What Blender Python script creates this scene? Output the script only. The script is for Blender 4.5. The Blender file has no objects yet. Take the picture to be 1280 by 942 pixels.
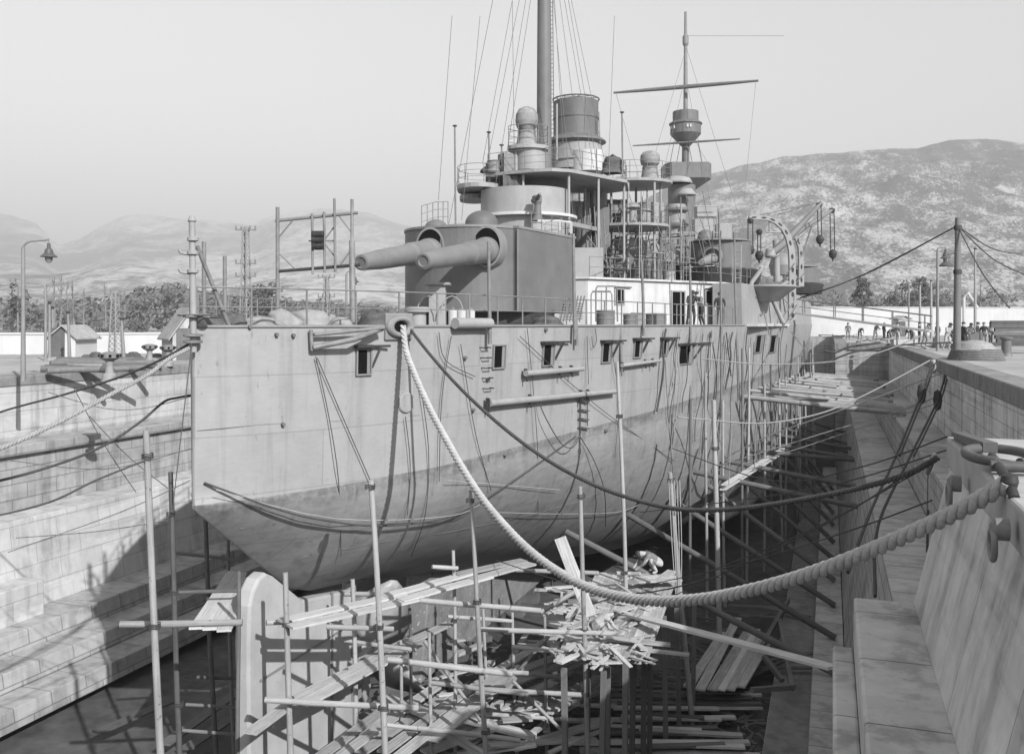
import bpy, bmesh, math, random
from math import sin, cos, pi, radians, atan2, sqrt, hypot
from mathutils import Vector, Matrix, noise
from mathutils.bvhtree import BVHTree
random.seed(11)
scn = bpy.context.scene
COL = scn.collection
# ------------------------------------------------------------------ camera frame
F = 1150.0; UC = 640.0; VH = 405.0; CZ = 1.6
TH = math.atan(398.0 / F); CT, ST = cos(TH), sin(TH)
CAM = Vector((0, 0, CZ))
def ray(u, v):
    r = (u - UC) / F
    return Vector((-ST + CT * r, CT + ST * r, (VH - v) / F))
def D(u, v, d): return CAM + ray(u, v) * d
def onX(u, v, X): r = ray(u, v); return CAM + r * (X / r.x)
def onZ(u, v, Z): r = ray(u, v); return CAM + r * ((Z - CZ) / r.z)
def onY(u, v, Y): r = ray(u, v); return CAM + r * (Y / r.y)
def ZH(h): return CZ - h
def m2(px, d): return px * d / F
# ------------------------------------------------------------------ mesh builder
class MB:
    def __init__(s): s.v = []; s.f = []; s.sm = []
    def add(s, vs, fs, smooth=False):
        n = len(s.v); s.v += [Vector(p) for p in vs]
        for f in fs: s.f.append([i + n for i in f]); s.sm.append(smooth)
    def box(s, c, size, rz=0, M=None):
        x, y, z = [k / 2 for k in size]
        M = M or Matrix.Rotation(rz, 3, 'Z')
        vs = [Vector(c) + M @ Vector(p) for p in
              ((-x,-y,-z),(x,-y,-z),(x,y,-z),(-x,y,-z),(-x,-y,z),(x,-y,z),(x,y,z),(-x,y,z))]
        s.add(vs, [(3,2,1,0),(4,5,6,7),(0,1,5,4),(1,2,6,5),(2,3,7,6),(3,0,4,7)])
    def bar(s, a, b, w, h=None):
        a = Vector(a); b = Vector(b); h = h or w; z = (b - a)
        L = z.length
        if L < 1e-5: return
        z.normalize(); up = Vector((0,0,1)) if abs(z.z) < .95 else Vector((0,1,0))
        x = up.cross(z).normalized(); y = z.cross(x)
        M = Matrix((x, y, z)).transposed()
        s.box((a + b) / 2, (w, h, L), M=M)
    def tube(s, pts, r, seg=8, caps=True, smooth=True):
        pts = [Vector(p) for p in pts]; n = len(pts)
        rs = r if isinstance(r, (list, tuple)) else [r] * n
        t0 = (pts[1] - pts[0]).normalized()
        up = Vector((0,0,1)) if abs(t0.z) < .9 else Vector((1,0,0))
        x = up.cross(t0).normalized(); vs = []
        for i in range(n):
            t = (pts[min(i+1, n-1)] - pts[max(i-1, 0)])
            if t.length < 1e-6: t = t0
            t = t.normalized(); x = x - t * x.dot(t)
            if x.length < 1e-6: x = t.orthogonal()
            x.normalize(); y = t.cross(x)
            for k in range(seg):
                a = 2 * pi * k / seg
                vs.append(pts[i] + (x * cos(a) + y * sin(a)) * rs[i])
        fs = [(i*seg+k, i*seg+(k+1) % seg, (i+1)*seg+(k+1) % seg, (i+1)*seg+k) for i in range(n-1) for k in range(seg)]
        s.add(vs, fs, smooth)
        if caps:
            s.add(vs[:seg][::-1], [tuple(range(seg))]); s.add(vs[-seg:], [tuple(range(seg))])
    def lathe(s, prof, c, seg=24, axis='Z', M=None, smooth=True, a0=0, a1=2*pi, sx=1, sy=1):
        # prof: (r, z); axis direction by M
        c = Vector(c); full = abs(a1 - a0 - 2 * pi) < 1e-4
        k = seg if full else seg + 1; vs = []
        for r, z in prof:
            for i in range(k):
                a = a0 + (a1 - a0) * i / seg
                p = Vector((r * cos(a) * sx, r * sin(a) * sy, z))
                vs.append(c + (M @ p if M else p))
        for j in range(len(prof) - 1):
            fs = []
            for i in range(seg):
                i2 = (i + 1) % k
                fs.append((j*k+i, j*k+i2, (j+1)*k+i2, (j+1)*k+i))
            # flat shading between sharp profile steps: duplicate rings
            s.add(vs[j*k:(j+2)*k], [tuple(q - j*k for q in f) for f in fs], smooth)
    def prism(s, poly, z0, z1):
        n = len(poly)
        a = sum(poly[i][0]*poly[(i+1) % n][1] - poly[(i+1) % n][0]*poly[i][1] for i in range(n))
        if a < 0: poly = poly[::-1]
        vs = [(p[0], p[1], z0) for p in poly] + [(p[0], p[1], z1) for p in poly]
        s.add(vs, [tuple(range(n))[::-1], tuple(range(n, 2*n))] + [(i, (i+1) % n, n+(i+1) % n, n+i) for i in range(n)])
    def build(s, name, mat, parent=None, bevel=0, merge=True):
        off = Vector((0,0,0))
        p = parent
        while p: off += p.location; p = p.parent
        me = bpy.data.meshes.new(name)
        me.from_pydata([tuple(v - off) for v in s.v], [], s.f)
        me.polygons.foreach_set('use_smooth', s.sm)
        if isinstance(mat, (list, tuple)):
            for m in mat: me.materials.append(m)
        else: me.materials.append(mat)
        me.update()
        o = bpy.data.objects.new(name, me); COL.objects.link(o)
        if parent: o.parent = parent
        if bevel:
            b = o.modifiers.new('bevel', 'BEVEL'); b.width = bevel; b.segments = 2; b.limit_method = 'ANGLE'; b.angle_limit = radians(50)
        return o
def tag(o, label=None, cat=None, group=None, kind=None):
    if label: o['label'] = label
    if cat: o['category'] = cat
    if group: o['group'] = group
    if kind or label: o['kind'] = kind or 'thing'
    return o
def thing(name, label, cat, loc, group=None):
    o = bpy.data.objects.new(name, None); COL.objects.link(o); o.location = loc; o.empty_display_size = .3
    return tag(o, label, cat, group)
def struct(o): o['kind'] = 'structure'; return o
def copy_tree(o, parent=None):
    c = o.copy(); COL.objects.link(c)
    if parent: c.parent = parent
    for ch in o.children: copy_tree(ch, c)
    return c
# a straight timber / pole: its own local axis Z runs along it, so the grain follows
_stick_cache = {}
def stick(name, a, b, w, h=None, mat=None, parent=None, round_=True, taper=1.0, roll=0, wob=.02):
    a = Vector(a); b = Vector(b); z = b - a; L = z.length; z.normalize()
    mb = MB()
    if round_:
        n = 7; ph = random.random() * 6
        pts = [(wob*sin(ph + 4*i/n)*(L/6), wob*cos(ph*1.7 + 5*i/n)*(L/6), L*i/n) for i in range(n + 1)]
        mb.tube(pts, [w/2 * (1 + (taper-1)*i/n) * random.uniform(.95, 1.05) for i in range(n + 1)], 8)
    else:
        h = h or w; n = 4; tw = random.uniform(-.04, .04); bow = random.uniform(-.012, .012)*L/3
        vs = []
        for i in range(n + 1):
            c_ = bow * (1 - (2*i/n - 1)**2)
            for (x, y) in ((-w/2, -h/2), (w/2, -h/2), (w/2, h/2), (-w/2, h/2)):
                an = tw * i / n
                vs.append((x*cos(an) - y*sin(an), x*sin(an) + y*cos(an) + c_, L*i/n))
        fs = [(3, 2, 1, 0), (4*n, 4*n+1, 4*n+2, 4*n+3)] + [(4*i+k, 4*i+(k+1) % 4, 4*i+4+(k+1) % 4, 4*i+4+k) for i in range(n) for k in range(4)]
        mb.add(vs, fs)
    o = mb.build(name, mat)
    up = Vector((0,0,1)) if abs(z.z) < .97 else Vector((0,1,0))
    x = up.cross(z).normalized(); y = z.cross(x)
    R = Matrix((x, y, z)).transposed() @ Matrix.Rotation(roll, 3, 'Z')
    o.rotation_euler = R.to_euler()
    o.location = a - (parent.location if parent else Vector((0,0,0)))
    if parent: o.parent = parent
    return o
# ------------------------------------------------------------------ materials (all neutral greys: a monochrome plate)
def newmat(name, rough, spec=.3, metallic=0):
    m = bpy.data.materials.new(name); m.use_nodes = True
    nt = m.node_tree; b = nt.nodes['Principled BSDF']
    b.inputs['Roughness'].default_value = rough; b.inputs['Specular IOR Level'].default_value = spec
    b.inputs['Metallic'].default_value = metallic
    return m, nt, b
def N(nt, t, **kw):
    n = nt.nodes.new(t)
    for k, v in kw.items():
        if k in ('operation', 'blend_type', 'data_type', 'feature', 'noise_dimensions', 'interpolation_type'): setattr(n, k, v)
        else: n.inputs[k].default_value = v
    return n
def mth(nt, op, a, b=None, c=None, clamp=False):
    n = nt.nodes.new('ShaderNodeMath'); n.operation = op; n.use_clamp = clamp
    for i, x in enumerate((a, b, c)):
        if x is None: continue
        if isinstance(x, (int, float)): n.inputs[i].default_value = x
        else: nt.links.new(x, n.inputs[i])
    return n.outputs[0]
def coords(nt, scale=(1,1,1), kind='Object'):
    tc = nt.nodes.new('ShaderNodeTexCoord'); mp = nt.nodes.new('ShaderNodeMapping')
    mp.inputs['Scale'].default_value = scale
    nt.links.new(tc.outputs[kind], mp.inputs['Vector']); return mp.outputs[0]
def nz(nt, vec, scale, detail=5, rough=.6):
    n = N(nt, 'ShaderNodeTexNoise', Scale=scale, Detail=detail, Roughness=rough)
    nt.links.new(vec, n.inputs['Vector']); return n.outputs['Fac']
def smooth(nt, x, lo, hi):
    n = nt.nodes.new('ShaderNodeMapRange'); n.interpolation_type = 'SMOOTHSTEP'
    n.inputs[1].default_value = lo; n.inputs[2].default_value = hi
    nt.links.new(x, n.inputs[0]); return n.outputs[0]
def bumpit(nt, b, h, strength, dist=.02):
    n = N(nt, 'ShaderNodeBump', Strength=strength, Distance=dist)
    nt.links.new(h, n.inputs['Height']); nt.links.new(n.outputs[0], b.inputs['Normal'])
def mat(name, v, var=.15, scale=3.0, rough=.8, bump=.15, streak=0, grain=0, rnd=0, spec=.3, metallic=0, spots=0):
    m, nt, b = newmat(name, rough, spec, metallic)
    c = coords(nt)
    n1 = nz(nt, c, scale, 6); n2 = nz(nt, c, scale * .13, 3)
    t = mth(nt, 'ADD', mth(nt, 'MULTIPLY_ADD', n1, 5*var, -2.5*var), mth(nt, 'MULTIPLY_ADD', n2, 4*var, -2*var))
    h = n1
    if streak:
        n3 = nz(nt, coords(nt, (1, 1, .08)), 2.6, 5)
        t = mth(nt, 'ADD', t, mth(nt, 'MULTIPLY', smooth(nt, n3, .48, .66), -streak))
    if grain:
        n4 = nz(nt, coords(nt, (22, 22, .7)), 1.0, 6, .7)
        t = mth(nt, 'ADD', t, mth(nt, 'MULTIPLY_ADD', n4, 4*grain, -2*grain)); h = n4
    if spots:
        n5 = nz(nt, c, 9, 2); t = mth(nt, 'ADD', t, mth(nt, 'MULTIPLY', smooth(nt, n5, .64, .7), -spots))
    if rnd:
        oi = nt.nodes.new('ShaderNodeObjectInfo')
        t = mth(nt, 'ADD', t, mth(nt, 'MULTIPLY_ADD', oi.outputs['Random'], 2*rnd, -rnd))
    val = mth(nt, 'MULTIPLY', mth(nt, 'ADD', t, 1.0), v, clamp=True)
    nt.links.new(val, b.inputs['Base Color'])
    if bump: bumpit(nt, b, h, bump)
    return m
def yz(nt, sy=1, sz=1):      # vector (Y, Z, 0) for courses on walls that run along Y
    tc = nt.nodes.new('ShaderNodeTexCoord'); sp = nt.nodes.new('ShaderNodeSeparateXYZ'); cb = nt.nodes.new('ShaderNodeCombineXYZ')
    nt.links.new(tc.outputs['Object'], sp.inputs[0])
    nt.links.new(sp.outputs[1], cb.inputs[0]); nt.links.new(sp.outputs[2], cb.inputs[1]); return cb.outputs[0], sp
def stonemat(name, v, bw, bh, mortar, mdark, var, streak, rough=.9, stain=.0, sdepth=0):
    m, nt, b = newmat(name, rough, .2)
    vec, sp = yz(nt)
    br = N(nt, 'ShaderNodeTexBrick', Scale=1.0); br.offset = .5
    br.inputs['Mortar Size'].default_value = mortar; br.inputs['Mortar Smooth'].default_value = .3
    br.inputs['Brick Width'].default_value = bw; br.inputs['Row Height'].default_value = bh; br.inputs['Bias'].default_value = 0
    br.inputs['Color1'].default_value = (1,1,1,1); br.inputs['Color2'].default_value = (.86,.86,.86,1); br.inputs['Mortar'].default_value = (mdark,)*3 + (1,)
    nt.links.new(vec, br.inputs['Vector'])
    c = coords(nt); n1 = nz(nt, c, 2.2, 8, .65); n2 = nz(nt, c, .25, 4)
    n3 = nz(nt, coords(nt, (1, 1, .07)), 1.5, 6, .65)
    n4 = nz(nt, coords(nt, (.15, .15, 1.6)), 1.2, 5)
    t = mth(nt, 'ADD', mth(nt, 'MULTIPLY_ADD', n1, 4.5*var, -2.25*var), mth(nt, 'MULTIPLY_ADD', n2, 4*var, -2*var))
    t = mth(nt, 'ADD', t, mth(nt, 'MULTIPLY', smooth(nt, n3, .47, .62), -streak))
    t = mth(nt, 'ADD', t, mth(nt, 'MULTIPLY', smooth(nt, n4, .5, .62), -streak*.6))
    bw_ = nt.nodes.new('ShaderNodeRGBToBW'); nt.links.new(br.outputs['Color'], bw_.inputs[0])
    val = mth(nt, 'MULTIPLY', mth(nt, 'MULTIPLY', mth(nt, 'ADD', t, 1.0), v), bw_.outputs[0], clamp=True)
    nt.links.new(val, b.inputs['Base Color'])
    bumpit(nt, b, mth(nt, 'ADD', mth(nt, 'MULTIPLY', n1, .6), mth(nt, 'MULTIPLY', bw_.outputs[0], .8)), .35, .03)
    return m
M = {}
M['stone'] = stonemat('dock_masonry', 0.33, 1.5, .62, .026, .55, .16, .24)
M['stone_dark'] = stonemat('dock_masonry_dark', 0.42, 1.3, .42, .030, .50, .2, .2)
M['stone_light'] = stonemat('dock_masonry_pale', 0.46, 2.2, .8, .022, .66, .12, .24)
M['pier'] = stonemat('pier_stone', 0.52, 2.4, 8.0, .012, .55, .17, .26)
M['coping'] = mat('coping_stone', 0.2, .2, 3, .9, .3, streak=.3)
M['coping_pale'] = mat('coping_stone_pale', 0.5, .14, 3, .9, .25)
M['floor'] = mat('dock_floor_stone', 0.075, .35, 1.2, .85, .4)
M['ground'] = mat('quay_ground', 0.29, .22, .8, .95, .3)
M['deck'] = mat('deck_planking', 0.27, .15, 3, .85, .15)
M['grey'] = mat('warship_grey_paint', 0.19, .1, 1.2, .6, .05, streak=.05, spots=.12)
M['dgrey'] = mat('dark_grey_paint', 0.125, .12, 1.2, .55, .05, streak=.05, spots=.1)
M['lgrey'] = mat('light_grey_paint', 0.26, .09, 1.4, .6, .05, streak=.1, spots=.1)
M['white'] = mat('white_ship_paint', 0.44, .08, 1.4, .6, .05, streak=.12, spots=.1)
M['black'] = mat('opening_shade_black', .008, .2, 3, 1.0, 0, spec=0)  # near-black without gloss: paints shade on solid pieces that fill openings
M['iron'] = mat('black_iron', 0.03, .3, 6, .6, .1)
M['steel'] = mat('grey_steel_rail', 0.16, .2, 5, .5, .05)
M['canvas'] = mat('canvas_cloth', 0.25, .14, 5, .95, .5)
M['dcanvas'] = mat('dark_tarred_canvas', 0.08, .3, 8, .9, .6)
M['wood'] = mat('weathered_plank', 0.37, .10, 2, .85, .5, grain=.42, rnd=.3)
M['pole'] = mat('peeled_pole', 0.27, .10, 2, .8, .4, grain=.34, rnd=.22, spots=.4)
M['dwood'] = mat('dark_shaded_timber', 0.11, .15, 2, .85, .3, grain=.25, rnd=.3)  # dark timber; on props, shores and some poles it deepens shade by colour
M['hemp'] = mat('hemp_rope', 0.26, .18, 14, .95, .4)
M['dhemp'] = mat('tarred_rope', 0.06, .2, 14, .9, .3)
M['wire'] = mat('wire_rope', 0.13, .2, 10, .6, .1)
M['wwire'] = mat('pale_line', 0.36, .1, 10, .8, .1)
M['limewall'] = mat('limewashed_wall', 0.46, .06, .6, .95, .05, streak=.05)
M['roof'] = mat('tiled_roof', .3, .2, 4, .9, .3)
M['rudder'] = mat('rudder_plating', .35, .12, 1.1, .7, .1, spots=.15)
M['quay_wall'] = stonemat('quay_wall_pale', .62, 1.4, .5, .022, .62, .14, .34)
M['step'] = stonemat('step_stone', .48, 1.9, 6.0, .018, .45, .16, .3)
M['gun'] = mat('gun_paint', .165, .12, 1.5, .5, .05, spots=.15)
M['pier_top'] = mat('pier_coping_stone', .33, .12, 2.4, .9, .35)
M['cloth_l'] = mat('pale_cloth', 0.2, .12, 8, .95, .3)
M['hawser'] = mat('pale_hawser', 0.36, .14, 30, .95, .5)
M['skeg'] = mat('fouled_plating', .17, .2, 2.2, .85, .2, spots=-1.2)
M['shed'] = mat('shed_boards', .36, .12, 2, .9, .2, grain=.2)
M['lamp'] = mat('lamp_iron', 0.08, .15, 6, .5, .05)
M['post'] = mat('painted_post', 0.2, .12, 4, .7, .1)
M['skin'] = mat('skin', .34, .05, 6, .6, 0)
M['cloth_d'] = mat('dark_cloth', .045, .2, 8, .95, .2)
M['cloth_m'] = mat('grey_cloth', .16, .2, 8, .95, .2)
M['cloth_w'] = mat('white_cloth', 0.36, .08, 8, .95, .3)
M['leaf'] = mat('foliage', .075, .3, .6, .9, 0)
M['leaf2'] = mat('foliage_pale', .12, .3, .6, .9, 0)
M['bark'] = mat('bark', .16, .3, 4, .95, .4)
M['bronze'] = mat('propeller_metal', 0.3, .14, 3, .45, .08, spec=.4)
def hullmat():
    m, nt, b = newmat('hull_plating', .62, .3)
    tc = nt.nodes.new('ShaderNodeTexCoord'); sp = nt.nodes.new('ShaderNodeSeparateXYZ'); cb = nt.nodes.new('ShaderNodeCombineXYZ')
    nt.links.new(tc.outputs['Object'], sp.inputs[0])       # object origin at the stern on the keel
    nt.links.new(sp.outputs[1], cb.inputs[0]); nt.links.new(sp.outputs[2], cb.inputs[1])
    br = N(nt, 'ShaderNodeTexBrick', Scale=1.0); br.offset = .5
    for k, x in (('Mortar Size', .020), ('Mortar Smooth', .4), ('Brick Width', 5.2), ('Row Height', 1.42), ('Bias', 0)): br.inputs[k].default_value = x
    br.inputs['Color1'].default_value = (1,1,1,1); br.inputs['Color2'].default_value = (.955,.955,.955,1); br.inputs['Mortar'].default_value = (.80,.80,.80,1)
    nt.links.new(cb.outputs[0], br.inputs['Vector'])
    bw_ = nt.nodes.new('ShaderNodeRGBToBW'); nt.links.new(br.outputs['Color'], bw_.inputs[0])
    c = coords(nt); n1 = nz(nt, c, 1.3, 7, .65); n2 = nz(nt, c, .22, 4); n3 = nz(nt, coords(nt, (1, 1, .06)), 2.2, 6, .65)
    n6 = nz(nt, c, 6, 4)
    t = mth(nt, 'ADD', mth(nt, 'MULTIPLY_ADD', n1, .36, -.18), mth(nt, 'MULTIPLY_ADD', n2, .45, -.22))
    t = mth(nt, 'ADD', t, mth(nt, 'MULTIPLY', smooth(nt, n3, .5, .66), -.16))
    t = mth(nt, 'ADD', t, mth(nt, 'MULTIPLY_ADD', nz(nt, coords(nt, (.5, .5, 1.6)), 9, 5, .7), .26, -.13))
    t = mth(nt, 'ADD', t, mth(nt, 'MULTIPLY', smooth(nt, nz(nt, coords(nt, (1, 1, .35)), 5, 3), .66, .72), -.22))
    # boot-top line, rising a little forward; a grimy band of its own shape hangs below it
    zb = mth(nt, 'SUBTRACT', sp.outputs[2], mth(nt, 'MULTIPLY_ADD', sp.outputs[1], .030, 12.6 - 4.22))
    below = smooth(nt, zb, .02, -.02)
    wob = mth(nt, 'MULTIPLY_ADD', nz(nt, c, .9, 5), .9, -.75)
    band = mth(nt, 'MULTIPLY', below, smooth(nt, mth(nt, 'SUBTRACT', zb, wob), -.25, .2))
    band = mth(nt, 'MULTIPLY', band, smooth(nt, n6, .25, .6))
    t = mth(nt, 'ADD', t, mth(nt, 'MULTIPLY', below, mth(nt, 'MULTIPLY_ADD', smooth(nt, nz(nt, coords(nt, (.5, .35, 1.5)), 3, 6, .7), .4, .64), .14, -.22)))
    t = mth(nt, 'ADD', t, mth(nt, 'MULTIPLY', band, -.30))
    val = mth(nt, 'MULTIPLY', mth(nt, 'MULTIPLY', mth(nt, 'ADD', t, 1.0), .27), bw_.outputs[0], clamp=True)
    nt.links.new(val, b.inputs['Base Color'])
    bumpit(nt, b, mth(nt, 'ADD', mth(nt, 'MULTIPLY', n2, 1.2), mth(nt, 'MULTIPLY', bw_.outputs[0], .5)), .22, .05)
    return m
M['hull'] = hullmat()
def hillmat(name, dark, light, sc, lo, hi):
    m, nt, b = newmat(name, .95, .1)
    c = coords(nt, (1, .32, 1)); n1 = nz(nt, c, sc, 9, .68); n2 = nz(nt, c, sc*.15, 4, .6); n3 = nz(nt, c, sc*9, 6, .8)
    f = smooth(nt, mth(nt, 'ADD', mth(nt, 'ADD', mth(nt, 'MULTIPLY', n1, .36), mth(nt, 'MULTIPLY', n2, .28)), mth(nt, 'MULTIPLY', n3, .42)), lo, hi)
    nt.links.new(mth(nt, 'MULTIPLY_ADD', f, light - dark, dark), b.inputs['Base Color'])
    bumpit(nt, b, n1, .6, 6.0)
    return m
M['faron'] = hillmat('limestone_scrub', .10, .43, .030, .515, .61)
M['range'] = hillmat('far_limestone', .08, .5, .006, .48, .62)
# ------------------------------------------------------------------ sky, sun, camera
SUN = Vector((1.0, -.84, .82)).normalized()
w = bpy.data.worlds.new('World'); scn.world = w; w.use_nodes = True
nt = w.node_tree; bg = nt.nodes['Background']
sky = nt.nodes.new('ShaderNodeTexSky'); sky.sky_type = 'NISHITA'; sky.sun_disc = False
sky.sun_elevation = math.asin(SUN.z); sky.sun_rotation = atan2(SUN.x, SUN.y); sky.dust_density = 1.2; sky.air_density = 1.3; sky.ozone_density = 1
sb = nt.nodes.new('ShaderNodeSeparateColor'); nt.links.new(sky.outputs[0], sb.inputs[0])
nt.links.new(sb.outputs[2], bg.inputs['Color']); bg.inputs['Strength'].default_value = .12   # plate is sensitive to blue only
L = bpy.data.lights.new('sun', 'SUN'); L.energy = 5.0; L.angle = radians(.55); L.color = (1, 1, 1)
lo = bpy.data.objects.new('sun', L); COL.objects.link(lo); lo.rotation_euler = SUN.to_track_quat('Z', 'Y').to_euler()
cd = bpy.data.cameras.new('camera'); co = bpy.data.objects.new('camera', cd); COL.objects.link(co)
cd.sensor_width = 36; cd.lens = 36 * F / 1280; cd.shift_y = -66 / 1280; cd.clip_start = .05; cd.clip_end = 30000
co.location = CAM; co.rotation_euler = (radians(90), 0, TH); scn.camera = co
vs = scn.view_settings; vs.view_transform = 'Standard'; vs.look = 'None'; vs.exposure = 0.52; vs.gamma = 1
# ================================================================== SETTING
def profile_mesh(mb, prof, y0, y1, xback, hbot, cut=8):
    # solid of constant section along the dock; prof: (X, H) from the top inner edge down
    poly = [(x, ZH(h)) for x, h in prof] + [(xback, ZH(hbot)), (xback, ZH(prof[0][1]))]
    n = len(poly); ny = max(1, int((y1 - y0) / cut))
    ys = [y0 + (y1 - y0) * i / ny for i in range(ny + 1)]
    vs = [(x, y, z) for y in ys for x, z in poly]
    flip = xback < prof[0][0]
    fs = []
    for j in range(ny):
        for i in range(n):
            f = (j*n+i, j*n+(i+1) % n, (j+1)*n+(i+1) % n, (j+1)*n+i)
            fs.append(f if not flip else f[::-1])
    e0 = tuple(range(n)); e1 = tuple(range(ny*n, ny*n+n))
    fs += [e0[::-1], e1] if not flip else [e0, e1[::-1]]
    mb.add(vs, fs)
FH = 13.3
def sheet(name, polys, mat):
    mb = MB()
    for p in polys: mb.add(p, [tuple(range(len(p)))])
    return struct(mb.build(name, mat))
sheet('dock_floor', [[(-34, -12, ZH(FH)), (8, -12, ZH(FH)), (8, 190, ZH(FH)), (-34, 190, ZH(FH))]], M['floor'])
# quay ground on the right and the far side: one sheet with a hole for the dock, reaching the horizon
G = 9000
sheet('ground', [
    [(5.4, 14.4, 0), (G, 14.4, 0), (G, 83, 0), (5.4, 83, 0)],
    [(2.6, -30, 0), (G, -30, 0), (G, 14.4, 0), (2.6, 14.4, 0)],
    [(1.4, 83.8, 0), (G, 83.8, 0), (G, 178, 0), (1.4, 178, 0)], [(5.4, 83, 0), (G, 83, 0), (G, 83.8, 0), (5.4, 83.8, 0)],
    [(-33.8, -30, -.6), (-33.8, 178, -.6), (-G, 178, -.6), (-G, -30, -.6)],
    [(-G, 178, -.6), (-33.8, 178, -.6), (1.4, 178, 0), (G, 178, 0), (G, 260, -.4), (-G, 260, -.6)],
    [(-G, 260, -.6), (G, 260, -.4), (G, G, -2), (-G, G, -2)]], M['ground'])
# right dock wall: coping, upright wall, two altars, sloping foot
rw = thing('dock_wall', 'right masonry dock wall stepping down in altars, its face in shadow', 'dock wall', (4.6, 30, ZH(FH)))
mb = MB(); profile_mesh(mb, [(4.6, 2.15), (4.6, 4.7)], 14.4, 83, 6.4, FH, 6); mb.build('wall_face', M['quay_wall'], rw)
mb = MB(); profile_mesh(mb, [(3.1, 4.69), (3.1, 6.5)], 14.4, 83, 4.58, FH, 6); mb.build('altar', M['stone_dark'], rw, .03)
mb = MB(); profile_mesh(mb, [(1.4, 6.49), (.5, 12.2)], 14.4, 83, 3.08, FH, 6); mb.build('altar', M['stone_dark'], rw, .03)
mb = MB(); profile_mesh(mb, [(-.6, 12.2), (-.65, 12.9), (-1.95, 12.9), (-2.0, FH + .1)], 14.4, 83, .48, FH + .3, 6); mb.build('floor_step', M['stone_dark'], rw, .03)
mb = MB(); profile_mesh(mb, [(4.54, 1.6), (4.54, 2.15)], 14.4, 83, 5.42, 2.2, 2.1); mb.build('coping', M['coping'], rw, .05)
# the return wall where the dock narrows
r2 = thing('dock_wall', 'far dock wall beyond the shoring beams where the basin narrows', 'dock wall', (1, 84, ZH(FH)))
mb = MB(); mb.box((3, 130.5, ZH(7.6)), (5.2, 95, 11.4)); mb.build('wall_face', M['stone'], r2)
mb = MB(); mb.box((.9, 130.5, ZH(1.88)), (1.1, 95.1, .55)); mb.box((3.0, 83.3, ZH(1.88)), (3.1, .9, .56)); mb.build('coping', M['coping'], r2)
# near pier
pr = thing('dock_pier', 'near stone pier with pale coping at the right, iron shackle on top', 'pier', (2, 8, ZH(FH)))
mb = MB(); profile_mesh(mb, [(1.60, 2.02), (1.32, 3.2), (1.05, 4.35)], -8, 14.4, 2.7, FH, 1.6); mb.build('wall_face', M['pier'], pr, .03)
mb = MB(); profile_mesh(mb, [(.32, 4.0), (.32, FH)], -8, 14.4, 1.16, FH + .2, 4); mb.build('step', M['step'], pr, .04)
mb = MB(); profile_mesh(mb, [(.03, 4.72), (.03, FH)], -8, 14.35, .318, FH + .2, 4); mb.build('step', M['step'], pr, .04)
y = 14.42
mb = MB()
for ln in (2.1, 2.6, 2.3, 2.4, 2.6, 3, 3):
    mb.box((2.08, y - ln/2, ZH(1.60) - .21), (1.04, ln - .012, .42)); y -= ln
mb.build('coping', M['pier_top'], pr, .035)
# left dock wall
lw = thing('dock_wall', 'sunlit left masonry dock wall with ledges and lower steps behind the stern', 'dock wall', (-32.6, 30, ZH(FH)))
mb = MB(); profile_mesh(mb, [(-32.6, 2.6), (-32.6, 4.75)], -8, 178, -35, FH, 8); mb.build('wall_face', M['stone_light'], lw)
mb = MB(); profile_mesh(mb, [(-32.63, 2.2), (-32.55, 2.2), (-32.55, 2.62)], -8, 178, -33.8, 2.65, 2.4); mb.build('coping', M['coping'], lw, .04)
mb = MB(); profile_mesh(mb, [(-31.0, 4.9), (-31.0, 5.3), (-31.25, 5.35), (-31.2, 7.5)], -8, 178, -32.58, FH, 8); mb.build('altar', M['stone'], lw, .03)
mb = MB(); profile_mesh(mb, [(-29.4, 7.5), (-28.9, 11.0)], -8, 178, -31.18, FH, 8); mb.build('altar', M['stone_light'], lw, .03)
for a, b in (((-27.2, 10.9), (-27.1, 11.6)), ((-25.9, 11.6), (-25.8, 12.2)), ((-24.6, 12.25), (-24.5, 12.9))):
    mb = MB(); profile_mesh(mb, [a, b], -8, 178, a[0] - (2.2 if a[0] < -27 else 1.27), FH + .2, 8); mb.build('floor_step', M['stone'], lw, .03)
for (y0, y1, x0, h0) in ((20, 24.2, -28.3, 8.9), (24.8, 27, -28.0, 9.6), (44, 46, -29.0, 8.2)):
    mb = MB(); mb.box(((x0 - 29.2) / 2, (y0 + y1)/2, ZH((h0 + 11.2)/2)), (x0 + 29.2, y1 - y0, 11.2 - h0)); mb.build('buttress', M['stone_light'], lw, .04)
# far end of the basin
ew = thing('dock_wall', 'end wall of the basin behind the bow', 'dock wall', (-16, 178, ZH(FH)))
mb = MB(); mb.box((-16, 179, ZH(7.6)), (34, 1.9, 11.3)); mb.build('wall_face', M['stone'], ew)
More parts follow.
